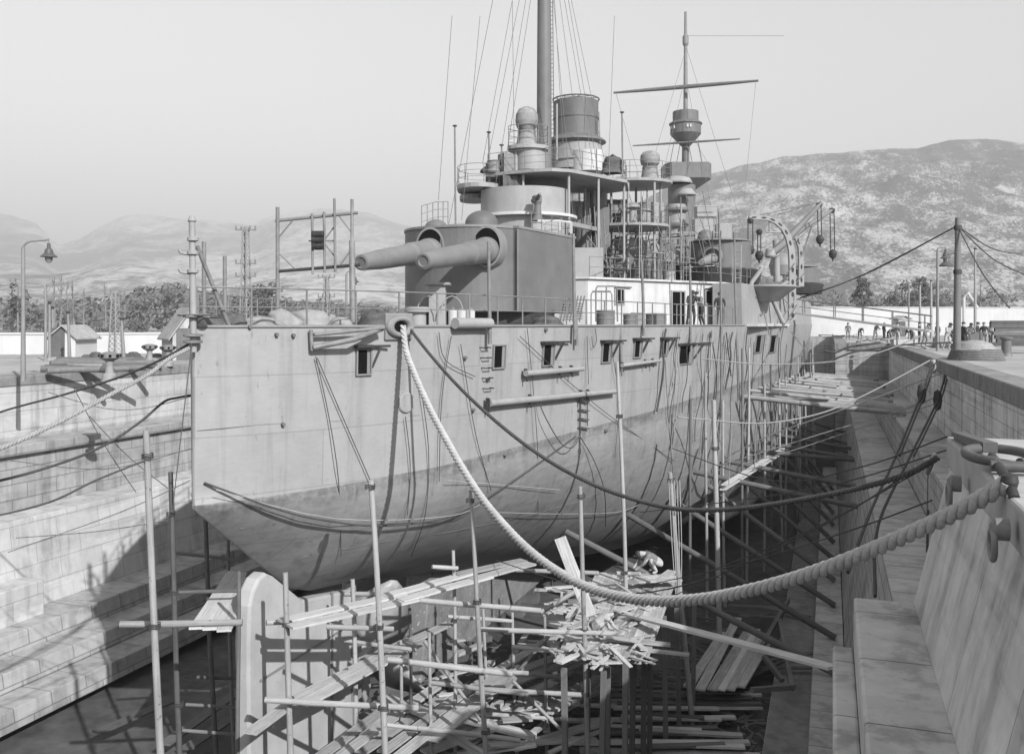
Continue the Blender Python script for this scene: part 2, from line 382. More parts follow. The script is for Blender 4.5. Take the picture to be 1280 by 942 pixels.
# ------------------------------------------------------------------ hills
def lerp_tab(tab, x):
    if x <= tab[0][0]: return tab[0][1]
    for (a, b), (c, d) in zip(tab, tab[1:]):
        if x <= c: return b + (d - b) * (x - a) / (c - a)
    return tab[-1][1]
def hill(name, tab, u0, u1, dn, dr, nu, nd, mat, amp, zbase, seed):
    vs = []; fs = []; k = nd + 7
    for i in range(nu + 1):
        u = u0 + (u1 - u0) * i / nu
        edge = min(1, (i / nu) * 7, (1 - i / nu) * 7)
        hr = (VH - lerp_tab(tab, u)) / F * dr
        for j in range(k):
            t = j / nd
            d = dn + (dr - dn) * t
            r = (u - UC) / F
            p = CAM + Vector((-ST + CT * r, CT + ST * r, 0)) * d
            q = Vector((p.x, p.y, seed * 500)) / (dr * .12)
            f = noise.fractal(q, 1, 2.1, 7); rid = 1 - abs(noise.fractal(q * .7 + Vector((7, 3, 1)), 1, 2, 4))
            prof = min(t, 1) ** 1.25 if t <= 1 else 1 - (t - 1) * 1.6
            z = CZ + hr * prof + amp * (f * .6 + (rid - .6) * .7) * (min(1, t * 1.5) if t < .8 else max(.28, 1 - (t - .8) * 3.2))
            if t > 1: z = CZ + hr * prof
            z = zbase + (z - zbase) * edge if edge < 1 else z
            vs.append((p.x, p.y, max(z, zbase)))
    for i in range(nu):
        for j in range(k - 1):
            a = i * k + j; fs.append((a, a + k, a + k + 1, a + 1))
    mb = MB(); mb.add(vs, fs, True); return struct(mb.build(name, mat))
hill('mountain', [(600, 345), (700, 300), (800, 250), (885, 216), (930, 204), (1000, 198), (1050, 190), (1080, 185), (1112, 180), (1150, 180), (1200, 177), (1270, 179), (1400, 190), (1600, 240), (1700, 330)],
     580, 1720, 560, 1750, 260, 90, M['faron'], 48, -3, 1)
hill('mountains', [(-420, 330), (-200, 270), (-60, 255), (16, 267), (45, 277), (73, 307), (100, 300), (130, 282), (159, 271), (200, 273), (239, 276), (318, 281), (345, 270), (400, 262), (459, 266), (490, 278), (525, 286), (580, 280), (700, 300), (860, 330), (960, 380)],
     -440, 980, 1700, 5600, 300, 80, M['range'], 95, -3, 2)
hill('foothills', [(-420, 350), (-100, 345), (60, 345), (110, 338), (160, 330), (215, 338), (260, 350), (330, 345), (420, 340), (520, 360), (700, 375), (900, 390)],
     -440, 920, 900, 1900, 200, 40, M['range'], 25, -3, 3)
# ------------------------------------------------------------------ vegetation
def leaves(mb, c, rad, n, size, squash=1.0, rnd=random):
    # leaf-sized faces spread through clumps inside an uneven crown
    for _ in range(n):
        while True:
            p = Vector((rnd.uniform(-1, 1), rnd.uniform(-1, 1), rnd.uniform(-1, 1)))
            if p.length < 1: break
        p = Vector(c) + Vector((p.x * rad[0], p.y * rad[1], p.z * rad[2]))
        a = Vector((rnd.gauss(0, 1), rnd.gauss(0, 1), rnd.gauss(0, 1))).normalized() * size * rnd.uniform(.5, 1.3)
        b = a.orthogonal().normalized() * size * rnd.uniform(.4, 1)
        mb.add([p - a - b*.4, p + b, p + a + b*.3, p - b], [(0, 1, 2, 3)])
def tree(u, vbase, vtop, d, kind, label, group, leafmat='leaf', seed=0):
    rnd = random.Random(seed + int(u * 7)); base = D(u, vbase, d); H = m2(vbase - vtop, d)
    t = thing('tree', label, 'tree', base, group)
    tr = MB()
    top = base + Vector((rnd.uniform(-.2, .2), rnd.uniform(-.2, .2), H * (.9 if kind != 'bare' else .97)))
    n = 6; pts = [base.lerp(top, i/n) + Vector((rnd.uniform(-1,1), rnd.uniform(-1,1), 0)) * H * .012 for i in range(n+1)]
    tr.tube(pts, [H * .022 * (1 - .85*i/n) + .02 for i in range(n+1)], 7)
    lv = MB()
    if kind == 'conifer':
        for i in range(9):
            f = .16 + .8 * i / 9; z = base.z + H * f; R = H * .30 * (1.05 - f) ** .8 + .15
            for k in range(6):
                a = rnd.uniform(0, 6.28); q = Vector((base.x + R*.75*cos(a), base.y + R*.75*sin(a), z + rnd.uniform(-.3, .3)))
                tr.tube([Vector((base.x, base.y, z)), q], [.05, .02], 4); leaves(lv, q, (R*.42, R*.42, H*.045), 34, H*.022, 1, rnd)
    elif kind == 'round':
        for k in range(15):
            a = rnd.uniform(0, 6.28); rr = H * .26 * sqrt(rnd.random()); z = base.z + H * rnd.uniform(.4, .9)
            q = Vector((base.x + rr*cos(a), base.y + rr*sin(a), z))
            tr.tube([base.lerp(top, .35), (base.lerp(top, .5) + q)/2, q], [.1, .06, .02], 4)
            leaves(lv, q, (H*.12, H*.12, H*.09), 60, H*.022, 1, rnd)
    elif kind == 'poplar':
        for k in range(14):
            f = rnd.uniform(.2, .97); a = rnd.uniform(0, 6.28); R = H * .07
            q = Vector((base.x + R*cos(a), base.y + R*sin(a), base.z + H*f)); leaves(lv, q, (H*.05, H*.05, H*.09), 46, H*.016, 1, rnd)
    else:
        for k in range(26):
            f = rnd.uniform(.3, .95); p0 = base.lerp(top, f); a = rnd.uniform(0, 6.28); ln = H * rnd.uniform(.12, .3) * (1.15 - f)
            p1 = p0 + Vector((cos(a) * ln * .6, sin(a) * ln * .6, ln)); tr.tube([p0, p0.lerp(p1, .5) + Vector((0,0,-ln*.06)), p1], [.06, .04, .012], 4)
            for q in range(4):
                s = p0.lerp(p1, rnd.uniform(.3, .95)); tr.tube([s, s + Vector((rnd.uniform(-.3,.3), rnd.uniform(-.3,.3), rnd.uniform(.2,.5))) * ln], [.02, .008], 3)
    tr.build('trunk', M['bark'], t)
    if lv.v: lv.build('crown', M[leafmat], t)
    return t
# far wood: one mass
mb = MB(); rw_ = random.Random(5)
woodtop = [(-200, 372), (0, 372), (55, 378), (95, 371), (130, 376), (160, 366), (190, 358), (205, 354), (235, 360), (290, 368), (330, 372), (420, 378), (480, 385), (620, 390)]
for i in range(620):
    u = rw_.uniform(-160, 520); d = rw_.uniform(230, 330); vt = lerp_tab(woodtop, u) + 4
    h = rw_.random() ** .6; base_v = VH + 2.2 * F / d; v = base_v + (vt + rw_.uniform(-2, 5) - base_v) * h
    leaves(mb, D(u, v, d), (3.2, 3.2, 2.0), 26, .75, 1, rw_)
tag(mb.build('wood', M['leaf2']), 'dark belt of far woodland below the left mountains', 'woodland', kind='stuff')
mb = MB()
for i in range(520):
    u = rw_.uniform(985, 1420); d = rw_.uniform(210, 280); base_v = VH + 1.8 * F / d
    v = base_v + (rw_.choice((386, 372, 366, 380)) + 7*sin(u*.06) - base_v) * rw_.random()
    leaves(mb, D(u, v, d), (2.4, 2.4, 1.3), 18, .6, 1, rw_)
tag(mb.build('scrub', M['leaf2']), 'pale scrub behind the white wall at the right', 'scrub', kind='stuff')
GT = 'conifers behind the white wall'
tree(1078, 412, 341, 180, 'conifer', 'dark conifer behind the white wall, left of the other conifers', GT)
tree(1128, 412, 344, 175, 'round', 'dark round-headed tree behind the white wall, left one of a close pair', GT)
tree(1150, 412, 340, 178, 'conifer', 'dark pointed conifer rising highest behind the white wall beside a round tree', GT)
tree(1168, 412, 352, 182, 'round', 'small dark bushy tree behind the white wall beside the tall pole', GT)
for k, (u, vt, lab) in enumerate(((1010, 372, 'bare tree just right of the boat crane on the ship'), (1040, 364, 'bare twiggy tree behind the left end of the white wall'), (1225, 352, 'bare tree behind the white wall right of the wooden quay pole'))):
    tree(u, 412, vt, 170, 'bare', lab, 'bare trees beyond the right quay', seed=k)
GL = 'bare poplars beyond the left quay'
for k, (u, vt) in enumerate(((58, 352), (67, 344), (76, 340), (84, 348), (92, 346), (104, 358), (132, 352))):
    tree(u, 432, vt, 165 + 3*k, 'bare', 'tall bare poplar at the left, one of a row in front of the far woodland', GL, seed=30 + k)
tree(22, 440, 345, 120, 'poplar', 'dark cypress at the left edge behind the curved lamp post', GL)
tree(322, 432, 346, 130, 'round', 'dark round tree seen beyond the stern rail beside the lattice pylon', 'trees beyond the left quay')
tree(108, 440, 402, 105, 'round', 'pale bushy tree behind the left white wall, nearest the gabled hut', 'trees beyond the left quay', 'leaf2')
tree(172, 440, 395, 108, 'round', 'pale bushy tree behind the left white wall, beside the lattice pylon', 'trees beyond the left quay', 'leaf2')
tree(128, 440, 400, 112, 'round', 'pale bushy tree behind the left white wall, between the hut and pylon', 'trees beyond the left quay', 'leaf2')
# ------------------------------------------------------------------ left quay buildings, walls, posts, gear
ZL = -.6
def ground_at(u, d, z): p = D(u, VH, d); return Vector((p.x, p.y, z))
def wall_run(name, label, a, b, h, th, mat, cap=None):
    a = Vector(a); b = Vector(b); t = thing(name, label, 'wall', a)
    mb = MB(); mb.bar(a + Vector((0,0,h/2)), b + Vector((0,0,h/2)), th, h); mb.build('wall_face', mat, t)
    mb = MB(); mb.bar(a + Vector((0,0,h+.06)), b + Vector((0,0,h+.06)), th + .16, .13); mb.build('coping', cap or mat, t)
    return t
wall_run('boundary_wall', 'low whitewashed boundary wall across the left quay', ground_at(-60, 66, ZL), ground_at(330, 72, ZL), 1.45, .4, M['limewall'])
wall_run('boundary_wall', 'long bright white boundary wall behind the right quay', ground_at(985, 128, -.1), ground_at(1500, 135, -.1), 4.0, .5, M['limewall'])
def hut(u, vb_px, d, wpx, hpx, dep, z0, roofh, label, rz=0, wallmat='limewall', over=.25):
    p = ground_at(u, d, z0); w_ = m2(wpx, d); h = m2(hpx, d)
    t = thing('hut', label, 'hut', p)
    R = Matrix.Rotation(TH + rz, 3, 'Z')
    mb = MB(); mb.box(p + Vector((0, 0, h/2)), (w_, dep, h), M=R)
    # gables
    for s in (-1, 1):
        q = [p + R @ Vector((x, s*(dep/2 - .01), z)) for x, z in ((-w_/2, h), (w_/2, h), (0, h + roofh))]
        mb.add(q, [(0, 1, 2)])
    mb.build('wall', M[wallmat], t)
    mb = MB()
    for s in (-1, 1):
        a = Vector((s*(w_/2 + over), 0, h - roofh*over/(w_/2) + .05)); b_ = Vector((0, 0, h + roofh + .05)); dd = dep/2 + over
        q = [p + R @ (v_ + Vector((0, e, k))) for k in (0, .1) for v_, e in ((a, -dd), (b_, -dd), (b_, dd), (a, dd))]
        mb.add(q, [(0,1,2,3), (4,5,6,7), (0,1,5,4), (1,2,6,5), (2,3,7,6), (3,0,4,7)])
    mb.build('roof', M['roof'], t)
    mb = MB(); mb.box(p + R @ Vector((-w_*.2, -dep/2 - .03, 1.0)), (.9, .05, 1.9), M=R); mb.build('door', M['dwood'], t)
    return t
hut(93, 445, 63, 30, 24, 3.2, ZL, .7, 'small pale hut with a gabled roof beside the left white wall')
hut(232, 440, 58, 44, 30, 4.5, ZL, 1.6, 'boarded shed with a steep roof just left of the stern', .5, 'shed')
hut(1126, 395, 118, 16, 22, 1.5, 0, .3, 'small sentry hut raised in front of the right white wall', .2, 'shed')
def lamp_post(u, vb, vt, d, arm_px, lamp_v, z0, label, mat='post', r=.07):
    p = ground_at(u, d, z0); top = D(u, vt, d); t = thing('lamp_post', label, 'lamp post', p, 'lamp posts on the quays')
    X = Vector((CT, ST, 0)); A = m2(arm_px, d); s = 1 if A > 0 else -1
    pts = [p, p.lerp(top, .5), top]
    mb = MB(); mb.tube(pts, [r*1.4, r*1.1, r], 10); mb.build('pole', M[mat], t)
    mb = MB(); n = 8
    arc = [top + X * (A * .45 * (1 - cos(pi/2*i/n))) + Vector((0, 0, abs(A) * .28 * sin(pi/2*i/n))) for i in range(n+1)] + [top + X * A + Vector((0, 0, abs(A)*.33))]
    mb.tube(arc, r*.62, 8); e = arc[-1]; le = Vector((e.x, e.y, D(u, lamp_v, d).z))
    mb.tube([e, Vector((e.x, e.y, le.z + .5))], .02, 6); mb.build('arm', M[mat], t)
    sc = d / 34 * 1.0 if d > 40 else 1.0
    mb = MB(); mb.lathe([(.0, .62), (.06, .6), (.07, .42), (.13, .36), (.15, .3), (.17, .2), (.3, .1), (.32, .06), (.2, .05), (0, .05)], le - Vector((0,0,.1)), 16); mb.build('lamp_shade', M['lamp'], t)
    mb = MB(); mb.lathe([(.15, .04), (.14, -.06), (.08, -.15), (0, -.17)], le - Vector((0,0,.1)), 12); mb.build('globe', M['lgrey'], t)
    return t
lamp_post(29, 472, 310, 36, 32, 320, ZL, 'tall curved lamp post with one bell-shaped lamp at the far left edge')
lamp_post(57, 440, 361, 55, -24, 372, ZL, 'thin white lamp post behind the curved one, arm pointing left')
lamp_post(433, 405, 342, 60, 10, 352, ZL, 'lamp hanging beyond the stern awning frame')
lamp_post(1172, 425, 312, 55, 10, 322, 0, 'lamp on a thin post beside the tall wooden quay pole')
lamp_post(1136, 410, 354, 95, -16, 366, 0, 'pale lamp post with arm pointing left before the white wall')
def pole_thing(u, vt, d, z0, r, label, group, mat='post', lean=0):
    p = ground_at(u, d, z0); top = D(u + lean, vt, d); t = thing('mast_pole', label, 'pole', p, group)
    mb = MB(); mb.tube([p, p.lerp(top, .6), top], [r*1.25, r, r*.75], 8); mb.build('pole', M[mat], t)
    mb = MB(); mb.lathe([(r*.9, 0), (r*1.3, .06), (r*1.1, .16), (0, .2)], top, 8); mb.build('cap', M['iron'], t)
    return t
GP = 'thin poles standing on the quays'
for u, vt, d, lab, le in ((62, 380, 60, 'thin pole right of the white lamp posts on the left quay', 0), (66, 386, 62, 'shorter thin pole close right of another by the left hut', 0), (87, 392, 58, 'leaning thin pole in front of the small pale hut', -2), (155, 400, 56, 'dark leaning pole at the foot of the lattice pylon', -3)):
    pole_thing(u, vt, d, ZL, .09, lab, GP, 'post', le)
for u, vt, d, lab in ((1164, 352, 100, 'thin pale pole before the right white wall, just left of the quay men'), (1150, 356, 105, 'thin pale pole before the right white wall beside the lamp post'), (1219, 312, 90, 'tall thin pale pole right of the wooden quay pole')):
    pole_thing(u, vt, d, 0, .12, lab, GP, 'lgrey')
def pylon(u, vt, vb, d, w0, z0, label):
    p = ground_at(u, d, z0); H = D(u, vt, d).z - z0; t = thing('lattice_pylon', label, 'pylon', p, 'lattice pylons beyond the left quay')
    mb = MB(); n = 12; c = lambda k, f: p + Vector(((1 if k in (0, 3) else -1) * w0 * (1 - .55*f), (1 if k < 2 else -1) * w0 * (1 - .55*f), H * f))
    for k in range(4):
        mb.bar(c(k, 0), c(k, 1), .07)
        for i in range(n):
            mb.bar(c(k, i/n), c((k+1) % 4, (i+1)/n), .035); mb.bar(c(k, (i+1)/n), c((k+1) % 4, (i+1)/n), .035)
    mb.build('lattice', M['lgrey'], t)
    X = Vector((CT, ST, 0))
    for f in (.98, .72, .62, .52):
        mb = MB(); q = p + Vector((0,0,H*f)); mb.bar(q - X*.7, q + X*.7, .08)
        for s in (-.65, -.3, .3, .65): mb.tube([q + X*s, q + X*s + Vector((0,0,.28))], [.06, .04], 6)
        mb.build('crossarm', M['steel'], t)
pylon(144, 366, 445, 62, .30, ZL, 'pale lattice pylon rising over the left white wall')
pylon(307, 284, 410, 62, .32, ZL, 'tall lattice pylon seen beyond the stern rail, carrying insulators')
pylon(408, 345, 410, 75, .3, ZL, 'short lattice pylon seen under the stern awning frame')
# capstans / bollards on the left coping
def capstan(u, vt, vb, d, z0, label):
    p = ground_at(u, d, z0); t = thing('capstan', label, 'capstan', p, 'capstans on the left quay'); r = .22
    mb = MB(); mb.lathe([(r*1.25, 0), (r*1.2, .2), (r*.75, .3), (r*.6, .55), (r*.7, .75)], p, 18); mb.build('drum', M['lgrey'], t)
    mb = MB(); mb.lathe([(r*.7, .75), (r*1.7, .88), (r*1.7, 1.05), (r*.6, 1.12), (0, 1.12)], p, 18); mb.build('head', M['steel'], t)
    for k in range(8):
        mb = MB(); a = k*pi/4; mb.box(p + Vector((r*1.66*cos(a), r*1.66*sin(a), .97)), (.1, .1, .09), a)
        mb.build('bar_socket', M['black'], t)
capstan(137, 441, 470, 36, ZL, 'large pale capstan on the coping of the left dock wall')
capstan(187, 432, 442, 50, ZL, 'small capstan farther back on the left quay near the white wall')
capstan(210, 434, 446, 48, ZL, 'small capstan farther back on the left quay close to the stern')
for k in range(9):
    d = 40 + 1.6*k; u0 = 45 + 3*k; a = ground_at(u0 + random.uniform(0, 30), d, ZL + .16); b = ground_at(u0 + random.uniform(70, 150), d + random.uniform(-2, 3), ZL + .16)
    tag(stick('timber_log', a, b, .28, mat=M['dwood'] if k % 3 else M['steel'], wob=.03), 'long dark timber log lying on the left quay between capstan and curved lamp post', 'log', 'timber logs on the left quay')
mb = MB()
for k in range(14):
    p = ground_at(random.uniform(80, 235), random.uniform(56, 62), ZL); r = random.uniform(.25, .6)
    mb.lathe([(r, 0), (r*.9, r*.4), (r*.5, r*.75), (0, r*.8)], p, 9, sx=random.uniform(.8, 2), sy=1)
tag(mb.build('rubble', M['dcanvas']), 'dark heaps of rubble along the foot of the left white wall', 'rubble', kind='stuff')
# ================================================================== THE SHIP
XC = -14.0; YS = 17.8; KEEL = ZH(12.6)
ship = thing('battleship', 'grey battleship in dry dock with twin stern guns and tall mast, rudder showing', 'battleship', (XC, YS, KEEL))
BD = [(0, .03), (.15, .14), (.5, .42), (1.2, 1.05), (2.4, 1.85), (4, 2.75), (6, 3.6), (8, 4.25), (12, 5.25), (20, 7.25), (30, 9.2), (38, 10.4), (45, 11.2), (60, 12), (95, 12), (112, 9.2), (124, 5.2), (134, .3)]
ZC = [(0, 4.32), (4.3, 7.45), (7.5, 7.95), (9, 8.25), (15, 9.6), (22, 11.2), (30, 12.4), (36, 12.6), (120, 12.6), (130, 11), (134, 6)]
def bw(s): return lerp_tab(BD, s)
def hb(s, H):            # half breadth of the hull at station s, H metres below the deck edge
    b = bw(s)
    if H <= 4.2: return b * (1 - .012 * max(H, 0))
    zc = lerp_tab(ZC, s); t = min(1, (H - 4.2) / max(zc - 4.2, .01))
    p = lerp_tab([(0, 1.7), (6, 1.8), (15, 1.9), (25, 2.4), (40, 4.2), (100, 4.2), (134, 1.6)], s)
    q = lerp_tab([(0, 1.0), (6, 1.15), (15, 1.3), (25, 1.6), (40, 2.2), (134, 1.2)], s)
    return b * .95 * max(0, 1 - t ** p) ** (1 / q) + .02
ST = ST; TS = [0, .06, .14, .24, .36, .48, .6, .7, .79, .86, .92, .96, .985, 1.0]
SS = [0, .06, .15, .3, .5, .8, 1.2, 1.8, 2.4, 3.2, 4, 5, 6, 7.5, 9, 10.5, 12, 14, 16, 18, 20, 22.5, 25, 27.5, 30, 33, 36, 40, 45, 50, 55, 60, 70, 80, 95, 105, 112, 118, 124, 130, 134]
rows = []
for s in SS:
    zc = lerp_tab(ZC, s)
    hs = [.02, .8, 1.6, 2.4, 3.2, 3.8, 4.2] + [4.2 + (zc - 4.2) * t for t in TS[1:]]
    rows.append([(hb(s, h), h) for h in hs])
nr = len(rows[0]); mb = MB(); vs = []
for side in (1, -1):
    for s, r in zip(SS, rows):
        for b, h in r: vs.append((XC + side * b, YS + s, ZH(h)))
fs = []; ns = len(SS)
for k in (0, 1):
    o_ = k * ns * nr
    for i in range(ns - 1):
        for j in range(nr - 1):
            f = (o_+i*nr+j, o_+(i+1)*nr+j, o_+(i+1)*nr+j+1, o_+i*nr+j+1)
            fs.append(f[::-1] if k == 0 else f)
mb.add(vs, fs, True)
cap = lambda i: [i*nr+j for j in range(nr)] + [ns*nr+i*nr+j for j in range(nr)][::-1]
mb.add(vs, [cap(0), cap(ns-1)[::-1]])
# keel strip between the two sides and the deck closing it
mb.add(vs, [(i*nr+nr-1, (i+1)*nr+nr-1, ns*nr+(i+1)*nr+nr-1, ns*nr+i*nr+nr-1) for i in range(ns-1)])
hull = mb.build('hull', M['hull'], ship)
tris = []
for f in fs: tris += [(f[0], f[1], f[2]), (f[0], f[2], f[3])]
BV = BVHTree.FromPolygons([Vector(p) for p in vs], tris)
def hit(u, v, off=0.0):
    r = ray(u, v); loc, n, i, d = BV.ray_cast(CAM, r.normalized())
    k = 0
    while loc is None and k < 16:
        k += 1; r = ray(u, v + k); loc, n, i, d = BV.ray_cast(CAM, r.normalized())
    if loc is None: return None
    if n.dot(r) > 0: n = -n
    return loc + n * off, n
def near(u, v, e):       # a point on the line of sight, e metres short of the plating
    h = hit(u, v, 0)
    if not h: return None
    r = (h[0] - CAM); return CAM + r * (1 - e / r.length)
def deck_pt(s, side=1, z=0.0, inb=0.0): return Vector((XC + side * (bw(s) - inb), YS + s, CZ + z))
mb = MB(); mb.prism([(XC + bw(s) - .03, YS + s) for s in SS] + [(XC - bw(s) + .03, YS + s) for s in SS[::-1]], CZ - .25, CZ - .10); mb.build('deck', M['deck'], ship)
mb = MB()                                       # rounded gunwale strake
mb.tube([deck_pt(s, 1, -.06, .0) for s in SS if s < 36], .04, 8); mb.tube([deck_pt(s, -1, -.06, 0) for s in SS if s < 60], .04, 8)
mb.build('gunwale', M['grey'], ship)
def seam(px, name, m, r=.016):
    q = [hit(u, v, .004)[0] for u, v in px]; mb = MB(); mb.tube(q, r, 6); return mb.build(name, M[m], ship)
# deadwood, sternpost, rudder
mb = MB()
prof = [(12.4, 8.8), (11.6, 12.6), (40, 12.6), (40, 12.0), (30, 12.2), (22, 10.9), (15, 9.3)]
for sx, th in ((0, .34),):
    vs2 = [(XC + k * th * (1 + .03*s), YS + s, ZH(h)) for k in (-1, 1) for s, h in prof]; n = len(prof)
    mb.add(vs2, [tuple(range(n)), tuple(range(n, 2*n))[::-1]] + [(i, n+i, n+(i+1) % n, (i+1) % n) for i in range(n)])
mb.build('deadwood', M['skeg'], ship, .06)
def plate(mb, pts, th):                          # pts (s, H) in the centre plane
    n = len(pts); vs2 = [(XC + k * th / 2, YS + s, ZH(h)) for k in (-1, 1) for s, h in pts]
    mb.add(vs2, [tuple(range(n)), tuple(range(n, 2*n))[::-1]] + [(i, n+i, n+(i+1) % n, (i+1) % n) for i in range(n)])
rud = MB()
rp = [(1.9, 12.4), (1.85, 8), (1.9, 7.1), (2.05, 6.75), (2.3, 6.5), (2.6, 6.42), (2.95, 6.6), (4.35, 7.62), (7.15, 8.1), (7.2, 12.4)]
plate(rud, rp, .42); rudder = rud.build('rudder', M['rudder'], ship, .07)
mb = MB(); mb.tube([(XC, YS + 7.32, ZH(7.9)), (XC, YS + 7.32, ZH(12.5))], .22, 10)
for h in (8.6, 9.9, 11.3): mb.box((XC, YS + 7.3, ZH(h)), (.62, .5, .42))
mb.build('rudder_post', M['grey'], rudder)
mb = MB(); mb.box((XC + .24, YS + 5.9, ZH(10)), (.03, .08, 4.4)); mb.box((XC + .24, YS + 4.6, ZH(9.1)), (.03, 4.6, .05)); mb.build('seam_strap', M['grey'], rudder)
mb = MB(); mb.box((XC, YS + 5.6, ZH(12.72)), (.6, 8.0, .5)); mb.build('sole_piece', M['grey'], ship)
# propellers: centre one in the aperture, wings under the quarters
def propeller(c, R, tw0, nb=4, name='propeller'):
    c = Vector(c); mb = MB()
    Mx = Matrix.Rotation(radians(90), 3, 'X')
    mb.lathe([(0, .55), (.12, .52), (.26, .38), (.36, .1), (.38, -.4), (.3, -.55)], c, 16, M=Mx); h = mb.build(name, M['bronze'], ship)
    for k in range(nb):
        b = MB(); a = tw0 + 2*pi*k/nb; u = Vector((cos(a), 0, sin(a))); t = Vector((-sin(a), 0, cos(a))); yv = Vector((0, -1, 0))
        ring = []
        for i in range(9):
            f = i / 8; rr = .3 + (R - .3) * f; wd = R * (.12 + .40 * sin(pi * min(1, f*1.02 + .02) ** .8) ** .7) * (1 if f < .97 else .55); pt = radians(68 - 34 * f)
            dv = t * sin(radians(90) - (radians(90) - pt)) * 0 + (t * cos(radians(90) - pt) + yv * cos(pt))
            th = .07 * (1 - .75*f) + .015; nn = u.cross(dv).normalized()
            ring.append([c + u*rr - dv*wd/1.25, c + u*rr + nn*th, c + u*rr + dv*wd/1.25, c + u*rr - nn*th])
        vs2 = [p for r in ring for p in r]
        b.add(vs2, [(i*4+q, i*4+(q+1) % 4, i*4+4+(q+1) % 4, i*4+4+q) for i in range(8) for q in range(4)] + [(3, 2, 1, 0), (32, 33, 34, 35)], True)
        b.build('blade', M['bronze'], h)
    return h
propeller((XC, YS + 8.25, ZH(10.4)), 2.6, radians(-24))
for sd in (1, -1):
    mb = MB(); pts = []
    for k in range(24):
        s = 34 + 2.6*k; h = 10.3; b = hb(s, h); pts.append(Vector((XC + sd*b, YS + s, ZH(h))))
    q = [p + Vector((sd*.75, 0, -.5)) for p in pts]; n = len(pts)
    mb.add(pts + q + [p + Vector((0,0,-.16)) for p in q] + [p + Vector((0,0,-.2)) for p in pts], [(r*n+i, r*n+i+1, ((r+1) % 4)*n+i+1, ((r+1) % 4)*n+i) for r in range(4) for i in range(n-1)]); mb.build('bilge_keel', M['lgrey'], ship)
# ------------------------------------------------------------------ windows and fittings on the side
def frame_axes(n):
    up = Vector((0,0,1)); up = (up - n * up.dot(n)).normalized(); return up.cross(n).normalized(), up
def hull_quad(px, off):   # px corner list -> points on the hull pushed out by off
    out = []
    for u, v in px:
        h = hit(u, v)
        if h is None: return None
        out.append(h[0] + h[1] * off)
    return out
def port(u0, v0, u1, v1, lid=True, frame=True, name='window'):
    c = hit((u0+u1)/2, (v0+v1)/2)
    if c is None: return
    p, n = c; x, up = frame_axes(n)
    a = hit(u0, (v0+v1)/2)[0]; b = hit(u1, (v0+v1)/2)[0]; w_ = (b - a).length; hgt = m2(v1 - v0, (p - CAM).dot(Vector((-sin(TH), cos(TH), 0))))
    R = Matrix((x, up, n)).transposed()
    mb = MB(); t = .045
    for s in (-1, 1):
        mb.box(p + x*s*(w_/2 + t/2) + n*.01, (t, hgt + 2*t, .12), M=R); mb.box(p + up*s*(hgt/2 + t/2) + n*.01, (w_ - .002, t, .12), M=R)
    f = mb.build(name, M['grey'], ship)
    mb = MB(); mb.box(p - n*.06, (w_, hgt, .15), M=R); mb.build('pane', M['black'], f)
    # reveal seen inside the opening
    mb = MB(); mb.box(p + x*(w_*.38) + n*.012, (w_*.22, hgt*.98, .03), M=R); mb.build('reveal', M['grey'], f)
    if lid:
        mb = MB(); e = p + up*(hgt/2 + t + .05)
        mb.tube([e - x*w_*.6 + n*.08, e + x*w_*1.9 + n*.14], .035, 6); mb.bar(e + x*w_*1.2 + n*.14, p + x*w_*.62 - up*hgt*.25 + n*.06, .05)
        mb.box(e - x*w_*.1 + n*.1, (w_*1.3, .07, .22), M=R); mb.build('shutter_stay', M['iron'], f)
    return f
for q in ((446, 437, 462, 467), (678, 431, 691, 456), (752, 429, 763, 452), (792, 426, 801, 446), (826, 425, 834, 443)): port(*q)
port(616, 432, 630, 459, False); port(848, 432, 865, 454, True)
def disc_on_hull(u, v, rpx, name, m, th=.05, seg=24, ring=False):
    h = hit(u, v)
    if not h: return
    p, n = h; x, up = frame_axes(n); R = Matrix((x, up, n)).transposed(); d = (p - CAM).length; r = m2(rpx, d)
    mb = MB(); mb.lathe([(0, th), (r*.9, th), (r, th*.5), (r, -.05)] if not ring else [(r*.7, -.02), (r*.7, th), (r, th), (r, -.02)], p, seg, M=R); mb.build(name, m, ship)
disc_on_hull(507, 503, 13, 'outlet_cover', M['hull'], .07)
for u, v in ((608, 474), (353, 530), (630, 568), (756, 538), (580, 447), (312, 408), (345, 418), (366, 419), (681, 412), (590, 512)): disc_on_hull(u, v, 2.4, 'scupper', M['dgrey'], .1, 10)
for k in range(5):
    h = hit(604 + .9*k, 434 + 12.7*k); p, n = h; x, up = frame_axes(n)
    mb = MB(); q = [p - x*.18, p - x*.18 + n*.16, p + x*.18 + n*.16, p + x*.18]; mb.tube(q, .018, 6, smooth=False); mb.build('ladder_rung', M['iron'], ship)
def boom(u0, v0, u1, v1, r, m='lgrey', brackets=(0.02, .6, .8)):
    a, n1_ = hit(u0, v0); b, n2_ = hit(u1, v1); a = a + n1_*(r + .12); b = b + n2_*(r + .12)
    mb = MB(); mb.tube([a, a.lerp(b, .5), b], [r, r, r*.8], 10); o = mb.build('boat_boom', M[m], ship)
    for f in brackets:
        mb = MB(); q = a.lerp(b, f); mb.box(q - (n1_*(r*.6)), (.09, .09, 2.4*r + .05)); mb.tube([q + Vector((0,0,r+.02)), q - Vector((0,0,r+.16))], .03, 6)
        mb.build('bracket', M['iron'], o)
boom(604, 503, 764, 488, .11, brackets=(.0, .28, .68, .74)); boom(650, 466, 722, 460, .10); boom(772, 456, 820, 450, .08)
